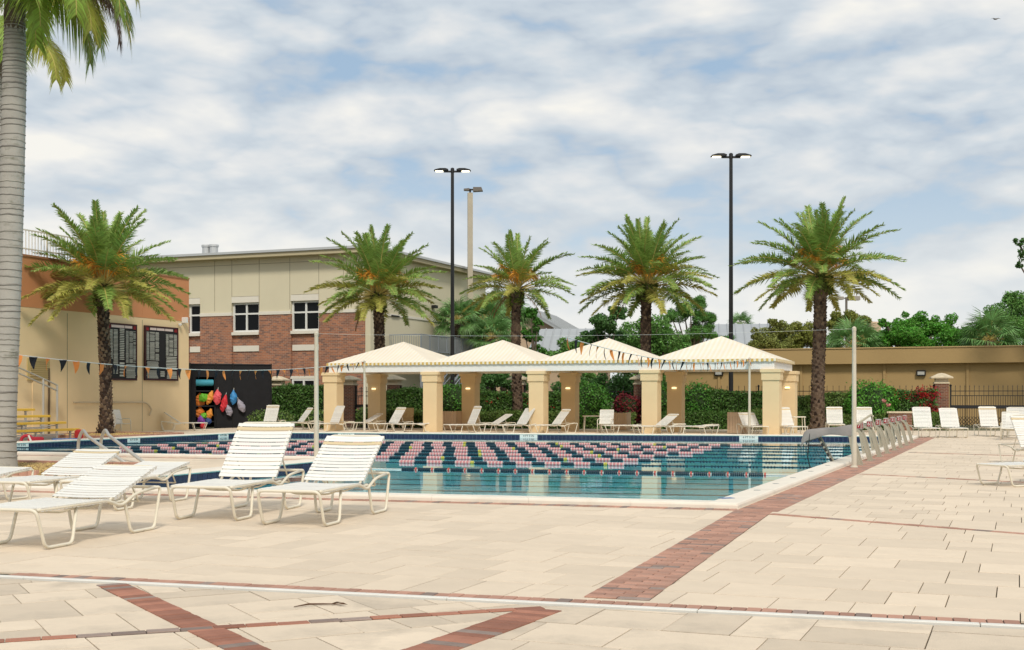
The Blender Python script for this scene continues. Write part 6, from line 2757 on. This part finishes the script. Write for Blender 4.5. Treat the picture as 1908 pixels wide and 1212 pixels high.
_leg = MB()
flat_bar(_leg, fillet([(0.12, 0, 0.0), (-0.02, 0, 0.52), (-0.10, 0, 0.70), (-0.22, 0, 0.78), (-0.60, 0, 0.72)], 0.2, 6), 0.075, 0.055)
_leg.box((0.12, 0, 0.01), (0.16, 0.12, 0.02))
LEGM = _leg.mesh('side_frame', M_blk)
_bl = MB()
flat_bar(_bl, [(-0.25, 0, 0.0), (-0.38, 0, 0.74)], 0.06, 0.045)
LEG2 = _bl.mesh('front_leg', M_blk)
names = ['first', 'second', 'third', 'fourth', 'fifth', 'sixth', 'seventh']
for k in range(7):
    num = k + 1
    s = s_first + 14.6 - 2.13 * k
    p = V((*C1, 0)) + rt * s + rn * 0.10
    e = empty('starting_block', (p.x, p.y, 0.09 if False else 0.0), BRZ)
    for sy in (-0.27, 0.27):
        inst('side_frame', LEGM, e, (0, sy, 0.0))
        inst('front_leg', LEG2, e, (0, sy * 0.9, 0.09))
    pm = MB()
    pm.add([(-0.16, -0.25, 0.80), (-0.16, 0.25, 0.80), (-0.72, 0.25, 0.72), (-0.72, -0.25, 0.72), (-0.16, -0.25, 0.84), (-0.16, 0.25, 0.84), (-0.72, 0.25, 0.76), (-0.72, -0.25, 0.76)],
           [(0, 1, 2, 3), (7, 6, 5, 4), (0, 4, 5, 1), (1, 5, 6, 2), (2, 6, 7, 3), (3, 7, 4, 0)])
    pm.build('platform', M_plat, e)
    bx_ = MB().box((-0.12, 0, 0.84), (0.10, 0.54, 0.17), ch=0.01).build('number_box', mat('number_box', (0.38, 0.36, 0.33), 0.6), e)
    MB().box((-0.067, 0, 0.84), (0.008, 0.22, 0.14)).build('number_plate', M_numred, bx_)
    text_part(str(num), 0.15, M_numwhite, bx_, (-0.060, 0, 0.84), (R(90), 0, R(90)))
    MB().box((-0.12, -0.275, 0.84), (0.08, 0.008, 0.12)).build('end_plate', M_numred, bx_)
    text_part(str(num), 0.12, M_numwhite, bx_, (-0.12, -0.281, 0.84), (R(90), 0, 0))
    tag(e, 'starting block, %s from the far end of the row' % names[k], 'starting block', 'starting blocks along the right pool edge')
# the nearest block lies under a grey cover, with a striped prop
s = s_first + 0.0 - 0.25
p = V((*C1, 0)) + rt * s + rn * 0.05
e = empty('covered_block', (p.x, p.y, 0), BRZ)
for sy in (-0.25, 0.25):
    inst('side_frame', LEGM, e, (0.05, sy, 0))
cv = MB()
NXc, NYc = 12, 8
vs_, fs_ = [], []
rc = random.Random(3)
for i in range(NXc + 1):
    for j in range(NYc + 1):
        u, v = i / NXc, j / NYc
        x = 0.05 - 1.22 * u
        y = max(-0.31, min(0.31, (v - 0.5) * 0.86))
        z = 0.90 - 0.15 * u + 0.012 * math.sin(u * 9 + v * 3)
        ed = max(0, abs(v - 0.5) * 2 - 0.70)
        z -= ed * (0.62 + 0.16 * math.sin(u * 8 + 1))
        y += 0.05 * ed * math.sin(u * 17)
        if u > 0.88:
            z -= (u - 0.88) * 1.3
            x += (u - 0.88) * 0.7
        vs_.append((x, y, z))
for i in range(NXc):
    for j in range(NYc):
        a = i * (NYc + 1) + j
        fs_.append((a, a + NYc + 1, a + NYc + 2, a + 1))
n0 = len(vs_)
vs_ += [(x, y, z - 0.012) for x, y, z in vs_]
fs_ += [tuple(n0 + q for q in f[::-1]) for f in fs_]
cv.add(vs_, fs_).build('cover', mat('cover_grey', (0.27, 0.25, 0.235), 0.85, var=0.12, vscale=5), e, smooth=True)
M_stripe = mat('stripe_dark', (0.03, 0.03, 0.03), 0.6)
for sy in (-0.2, 0.12):
    b = MB()
    flat_bar(b, [(-0.42, sy, 0.06), (-0.78, sy, 0.72)], 0.09, 0.03)
    b.build('prop_leg', M_blk, e)
    if sy < 0:
        for q in range(6):
            t = (q + 0.5) / 6
            b = MB()
            c = V((-0.42 - 0.36 * t, sy, 0.06 + 0.66 * t))
            flat_bar(b, [c + V((0.02, 0, -0.035)), c + V((-0.02, 0, 0.035))], 0.096, 0.04)
            b.build('stripe', M_stripe, e)
b = MB().tube([(-0.9, -0.3, 0.7), (-0.95, -0.3, 0.2), (-0.88, -0.3, -0.15)], 0.012, 5)
b.build('strap', M_stripe, e)
b = MB().tube([(0.0, 0.1, 0.85), (0.35, 0.5, 1.12), (0.42, 0.55, 0.85)], 0.03, 6)
b.build('handle_bar', M_blk, e)
tag(e, 'nearest starting block, draped with a grey cover on a striped prop', 'starting block')

# ------------------------------------------------------------------ ladder rails
M_chrome = mat('rail_steel', (0.52, 0.50, 0.45), 0.35, metal=0.55, spec=0.5)
for (fx, fy, hx, hy_, lab) in ((236, 865, 152, 804.5, 'left curved steel pool handrail on the peninsula'), (274, 866.5, 193, 803.5, 'right curved steel pool handrail on the peninsula')):
    foot = G(fx, fy)
    dH = 31.6
    top = at(hx + 3, dH)
    zt = hgt(hy_, dH)
    dr = (V((top.x, top.y, 0)) - V((foot.x, foot.y, 0)))
    n_ = dr.normalized()
    end = V((top.x, top.y, 0)) + n_ * 0.45
    pts = fillet([foot, V((top.x, top.y, 0)) - n_ * 0.35 + V((0, 0, zt - 0.10)), V((top.x, top.y, zt + 0.06)), end + V((0, 0, zt - 0.2)), end + V((0, 0, -0.35))], 0.5, 7)
    e = empty('pool_handrail', foot)
    MB().tube([p - foot for p in pts], 0.040, 10).build('rail', M_chrome, e, smooth=True)
    MB().lathe([(0.09, 0), (0.09, 0.012), (0.045, 0.035)], (0, 0, 0), 14).build('flange', M_chrome, e)
    tag(e, lab, 'handrail', 'pool handrails')

# ------------------------------------------------------------------ bleachers
M_yel = mat('bench_yellow', (0.66, 0.42, 0.06), 0.5, var=0.06, vscale=2)
M_alu = mat('bench_aluminium', (0.48, 0.48, 0.47), 0.45, metal=0.3, var=0.05)
bl = empty('bleachers', LP(left_t(90), 2.0, 0), LRZ)
# local: x along the wall away from the camera, -y towards the pool (U2)
tx = [(143, 799, 0.36), (118, 787.5, 0.60), (89, 776.5, 0.84), (60, 765, 1.08)]
o0 = bl.location.copy()
for i, (px, y, z) in enumerate(tx):
    nn = 4.1 - 0.72 * i
    # right end of each bench from the photograph
    k = (px - CX) / FPX
    base = LA + U2 * nn
    t = (base.x - k * base.y) / (V2.x - k * V2.y)
    L = 7.5
    c = LP(t, nn, z) - LP(0, 0, 0)
    end = LP(t, nn, z)
    mid_ = end - V2 * (L / 2)
    loc = Matrix.Rotation(-LRZ, 3, 'Z') @ (mid_ - o0)
    MB().box(loc, (L, 0.26, 0.05), ch=0.012).build('seat_plank', M_yel, bl)
    MB().box((loc.x, loc.y - 0.135, loc.z - 0.03), (L, 0.02, 0.06)).build('seat_edge', M_yel, bl)
    if i < 3:
        MB().box((loc.x, loc.y + 0.42, loc.z - 0.19), (L - 0.7, 0.3, 0.04)).build('foot_plank', M_alu, bl)
        MB().box((loc.x, loc.y + 0.26, loc.z - 0.30), (L - 1.6, 0.02, 0.16)).build('riser_plank', M_alu, bl)
    for q in (0.35, 2.1, 3.9, 5.7):
        x = loc.x + L / 2 - q
        MB().box((x, loc.y, z / 2 - 0.03), (0.06, 0.06, z - 0.05)).build('post', M_alu, bl)
        MB().box((x, loc.y, z - 0.05), (0.06, 0.24, 0.05)).build('bracket', M_alu, bl)
        if i:
            MB().tube([(x, loc.y, z * 0.55), (x, loc.y - 0.72, (z - 0.24) * 0.8)], 0.02, 5).build('brace', M_alu, bl)
tag(bl, 'yellow plank bleachers against the tan wall left of the date palm', 'bleachers')
# floats lying on the deck
M_tube_red = mat('rescue_red', (0.42, 0.02, 0.04), 0.5)
p = G(50, 826) + V((0, 0, 0.24))
b = MB()
ring = [(0.28 * math.cos(a), 0, 0.26 * math.sin(a) + 0.02) for a in np.linspace(-0.1, math.pi + 0.1, 14)]
b.tube(ring, 0.085, 10)
e = empty('rescue_ring', p - V((0, 0, 0.24)), 0.2)
e.scale = (0.62,) * 3
b.build('ring', M_tube_red, e).location = (0, 0, 0.12)
MB().tube([(0.10, -0.1, 0.42), (0.22, -0.1, 0.12)], 0.05, 6).build('strap', M_strap, e)
tag(e, 'red rescue ring with a white strap lying under the yellow bleachers', 'rescue ring')
o = MB().box((0, 0, 0.09), (0.5, 0.2, 0.17), ch=0.04).build('red_float', M_tube_red, None, G(67, 824), 0.25)
tag(o, 'red foam float lying beside the rescue ring', 'float')
o = MB().box((0, 0, 0.05), (0.95, 0.4, 0.09), ch=0.03).build('blue_mat', mat('mat_blue', (0.03, 0.15, 0.45), 0.6), None, G(124, 822.5), 0.5)
tag(o, 'blue foam mat lying at the pool edge right of the bleachers', 'mat')
b = MB().lathe([(0.12, 0), (0.16, 0.1), (0.15, 0.3), (0.08, 0.36)], (0, 0, 0), 12)
tag(b.build('red_bucket', mat('bucket_red', (0.5, 0.03, 0.03), 0.5), None, G(147, 819)), 'small red bucket behind the left pool handrail', 'bucket')

# ------------------------------------------------------------------ storage cage with bags
M_mesh = mat('black_screen', (0.010, 0.010, 0.012), 0.75, var=0.3, vscale=3)
cg0, cg1 = at(352.5, 62.6), at(505.5, 64.2)
cd = (cg1 - cg0).normalized()
CRZ = math.atan2(cd.y, cd.x)
CL_ = (cg1 - cg0).length
CH = hgt(679, 63)
cage = empty('storage_cage', cg0, CRZ)
# local x along the front, y backwards; open bay between x = 0.85 and 1.62 with shelves
def cx(px):
    k = (px - CX) / FPX
    return (k * cg0.y - cg0.x) / (cd.x - k * cd.y)


ox0, ox1 = cx(365), cx(399)
MB().box((CL_ / 2, 2.0, CH / 2), (CL_, 0.06, CH)).build('rear_screen', M_mesh, cage)
MB().box((CL_ / 2, 1.0, CH - 0.02), (CL_, 2.0, 0.04)).build('roof_screen', M_mesh, cage)
for x in (0.02, CL_ - 0.02):
    MB().box((x, 1.0, CH / 2), (0.04, 2.0, CH - 0.05)).build('side_screen', M_mesh, cage)
MB().box((ox0 / 2, 0, CH / 2), (ox0, 0.04, CH)).build('front_screen', M_mesh, cage)
MB().box(((ox1 + CL_) / 2, 0, CH / 2), (CL_ - ox1, 0.04, CH)).build('front_screen', M_mesh, cage)
zo = hgt(703, 63)
MB().box(((ox0 + ox1) / 2, 0, (zo + CH) / 2), (ox1 - ox0, 0.04, CH - zo)).build('header_screen', M_mesh, cage)
for px in (354, 402, 434, 505):
    MB().tube([(cx(px), -0.03, 0), (cx(px), -0.03, CH + 0.05)], 0.035, 8).build('cage_post', M_black, cage)
MB().tube([(0, -0.03, CH), (CL_, -0.03, CH)], 0.03, 6).build('top_rail', M_black, cage)
shz = [hgt(y, 63) for y in (729, 757, 786)]
for z in shz:
    MB().box(((ox0 + ox1) / 2, 0.6, z), (ox1 - ox0 + 0.1, 1.1, 0.05)).build('shelf', M_black, cage)
tag(cage, 'black screened storage cage between the tan wall and the first brick pillar', 'cage')

BAGC = {'red': (0.60, 0.035, 0.05), 'orange': (0.70, 0.20, 0.03), 'green': (0.13, 0.42, 0.03), 'blue': (0.05, 0.25, 0.55), 'purple': (0.22, 0.06, 0.35),
        'teal': (0.05, 0.30, 0.40), 'coral': (0.72, 0.10, 0.12), 'grey': (0.34, 0.32, 0.38), 'amber': (0.70, 0.28, 0.05), 'navy': (0.05, 0.09, 0.25)}


def bag(px, y, w, h, col, label, depth=-0.16, tilt=0.0, kind='bag', sq=0.5):
    """soft lumpy sack; px, y = photo centre, w, h in photo px"""
    k = 63 / FPX
    p = cg0 + cd * cx(px) + V((0, 0, hgt(y, 63))) + V((-cd.y, cd.x, 0)) * depth
    b = MB()
    rnd = random.Random(int(px * 13 + y))
    n, m_ = 9, 9
    vs_, fs_ = [], []
    for i in range(m_ + 1):
        t = i / m_
        rr = math.sin(math.pi * min(1, 0.12 + 0.80 * t ** 0.85)) if t < 1 else 0.25
        rr = [0.22, 0.42, 0.7, 0.9, 1.0, 1.02, 0.98, 0.86, 0.62, 0.2][i]
        for j in range(n):
            a = 2 * math.pi * j / n
            q = rr * (1 + rnd.uniform(-0.22, 0.16))
            vs_.append((q * math.cos(a) * w * k / 2, q * math.sin(a) * 0.15, (0.5 - t) * h * k + rnd.uniform(-0.035, 0.035)))
    for i in range(m_):
        for j in range(n):
            j2 = (j + 1) % n
            fs_.append((i * n + j, (i + 1) * n + j, (i + 1) * n + j2, i * n + j2))
    fs_ += [tuple(range(n)), tuple(m_ * n + j for j in range(n))[::-1]]
    b.add(vs_, fs_)
    m = mat('bag_' + col, BAGC[col], 0.55, var=0.18, vscale=9, bump=0.4, bscale=14)
    o = b.build(kind, m, None, p, CRZ)
    o.rotation_euler = (0, R(tilt), CRZ)
    if depth < -0.15:
        MB().tube([(0, 0, h * k * 0.48), (0.01, 0, h * k * 0.5 + 0.12)], 0.012, 5).build('drawstring', M_wire, o)
    return tag(o, label, 'bag', 'colourful bags at the storage cage')


bag(403.5, 740, 15, 27, 'coral', 'coral red bag hanging upper centre on the black cage', -0.2, 5)
bag(416, 752, 12, 32, 'red', 'long crimson bag hanging right of the coral one', -0.2, 12)
bag(433.5, 741, 13, 27, 'blue', 'bright blue bag hanging alone on the black cage', -0.2, 2)
bag(425, 765, 13, 22, 'grey', 'grey mesh bag hanging below the crimson bag', -0.2, -16)
bag(448, 757, 13, 26, 'grey', 'grey mesh bag hanging below the bright blue bag', -0.2, -24)
bag(391, 741, 14, 26, 'amber', 'orange bag on the upper shelf beside the coral bag', -0.02, 20)
bag(379, 741, 16, 18, 'green', 'lime green bag on the upper shelf of the cage', -0.04, 50)
bag(374, 746, 22, 26, 'orange', 'large orange sack filling the upper shelf of the cage', 0.25, 0)
bag(390, 772, 13, 20, 'amber', 'amber bag on the lower shelf of the cage', -0.02, 15)
bag(380, 775, 12, 12, 'green', 'small green bag on the lower shelf of the cage', -0.03, 40)
bag(373, 770, 18, 22, 'orange', 'orange sack at the back of the lower shelf', 0.25, 0)
bag(375, 783, 18, 13, 'purple', 'purple bag slumped near the bottom of the cage', -0.06, 65)
bag(388, 785, 14, 11, 'navy', 'navy blue bag slumped next to the purple one', -0.04, 60)
bag(378, 794, 17, 10, 'red', 'red bag lying on the ground in the cage opening', -0.08, 80)
b = MB()
b.tube([(-0.48, 0, 0), (0.42, 0, 0)], [0.17, 0.165], 14)
p = cg0 + cd * cx(382) + V((0, 0, hgt(713.5, 63))) + V((-cd.y, cd.x, 0)) * 0.15
tag(b.build('rolled_mat', mat('mat_teal', BAGC['teal'], 0.6, var=0.1, vscale=4), None, p, CRZ), 'rolled teal mat on the top shelf of the cage', 'mat')

# ------------------------------------------------------------------ small things
p = G(594, 1131)
b = MB()
pts = [p + V((-0.17, -0.05, 0.008)), p + V((-0.08, 0.03, 0.014)), p + V((0.02, 0.05, 0.012)), p + V((0.17, 0.06, 0.010))]
b.tube(pts, [0.003, 0.007, 0.006, 0.003], 5)
for q, s in ((0.6, 1), (0.8, -1)):
    c = pts[1].lerp(pts[3], q)
    b.add([c, c + V((0.05, 0.02 * s, 0.015)), c + V((0.09, 0.05 * s, 0.004)), c + V((0.03, 0.04 * s, 0.004))], [(0, 1, 2, 3)])
tag(b.build('dry_twig', mat('twig_brown', (0.10, 0.05, 0.025), 0.8)), 'dry brown twig lying on the pavers below the drain line', 'twig')
bd = empty('bird', at(1855, 110, hgt(36, 110)))
bd.scale = (0.62,) * 3
b = MB()
b.lathe([(0.01, -0.3), (0.08, -0.15), (0.11, 0.05), (0.06, 0.25), (0.01, 0.34)], (0, 0, 0), 10)
o = b.build('body', M_bronze, bd)
o.rotation_euler = (R(90), 0, R(60))
for sg in (-1, 1):
    w = MB()
    w.add([(0, -0.1, 0.03), (0, 0.14, 0.03), (sg * 0.35, 0.12, 0.14), (sg * 0.75, 0.0, 0.02), (sg * 0.35, -0.1, 0.13), (0, -0.1, 0.01), (0, 0.14, 0.01), (sg * 0.35, 0.12, 0.12), (sg * 0.75, 0.0, 0.01), (sg * 0.35, -0.1, 0.11)],
          [(0, 1, 2, 4), (4, 2, 3), (9, 7, 6, 5), (8, 7, 9), (0, 4, 9, 5), (4, 3, 8, 9), (3, 2, 7, 8), (2, 1, 6, 7)])
    w.build('wing', M_bronze, bd)
tag(bd, 'dark bird gliding high in the upper right sky', 'bird')
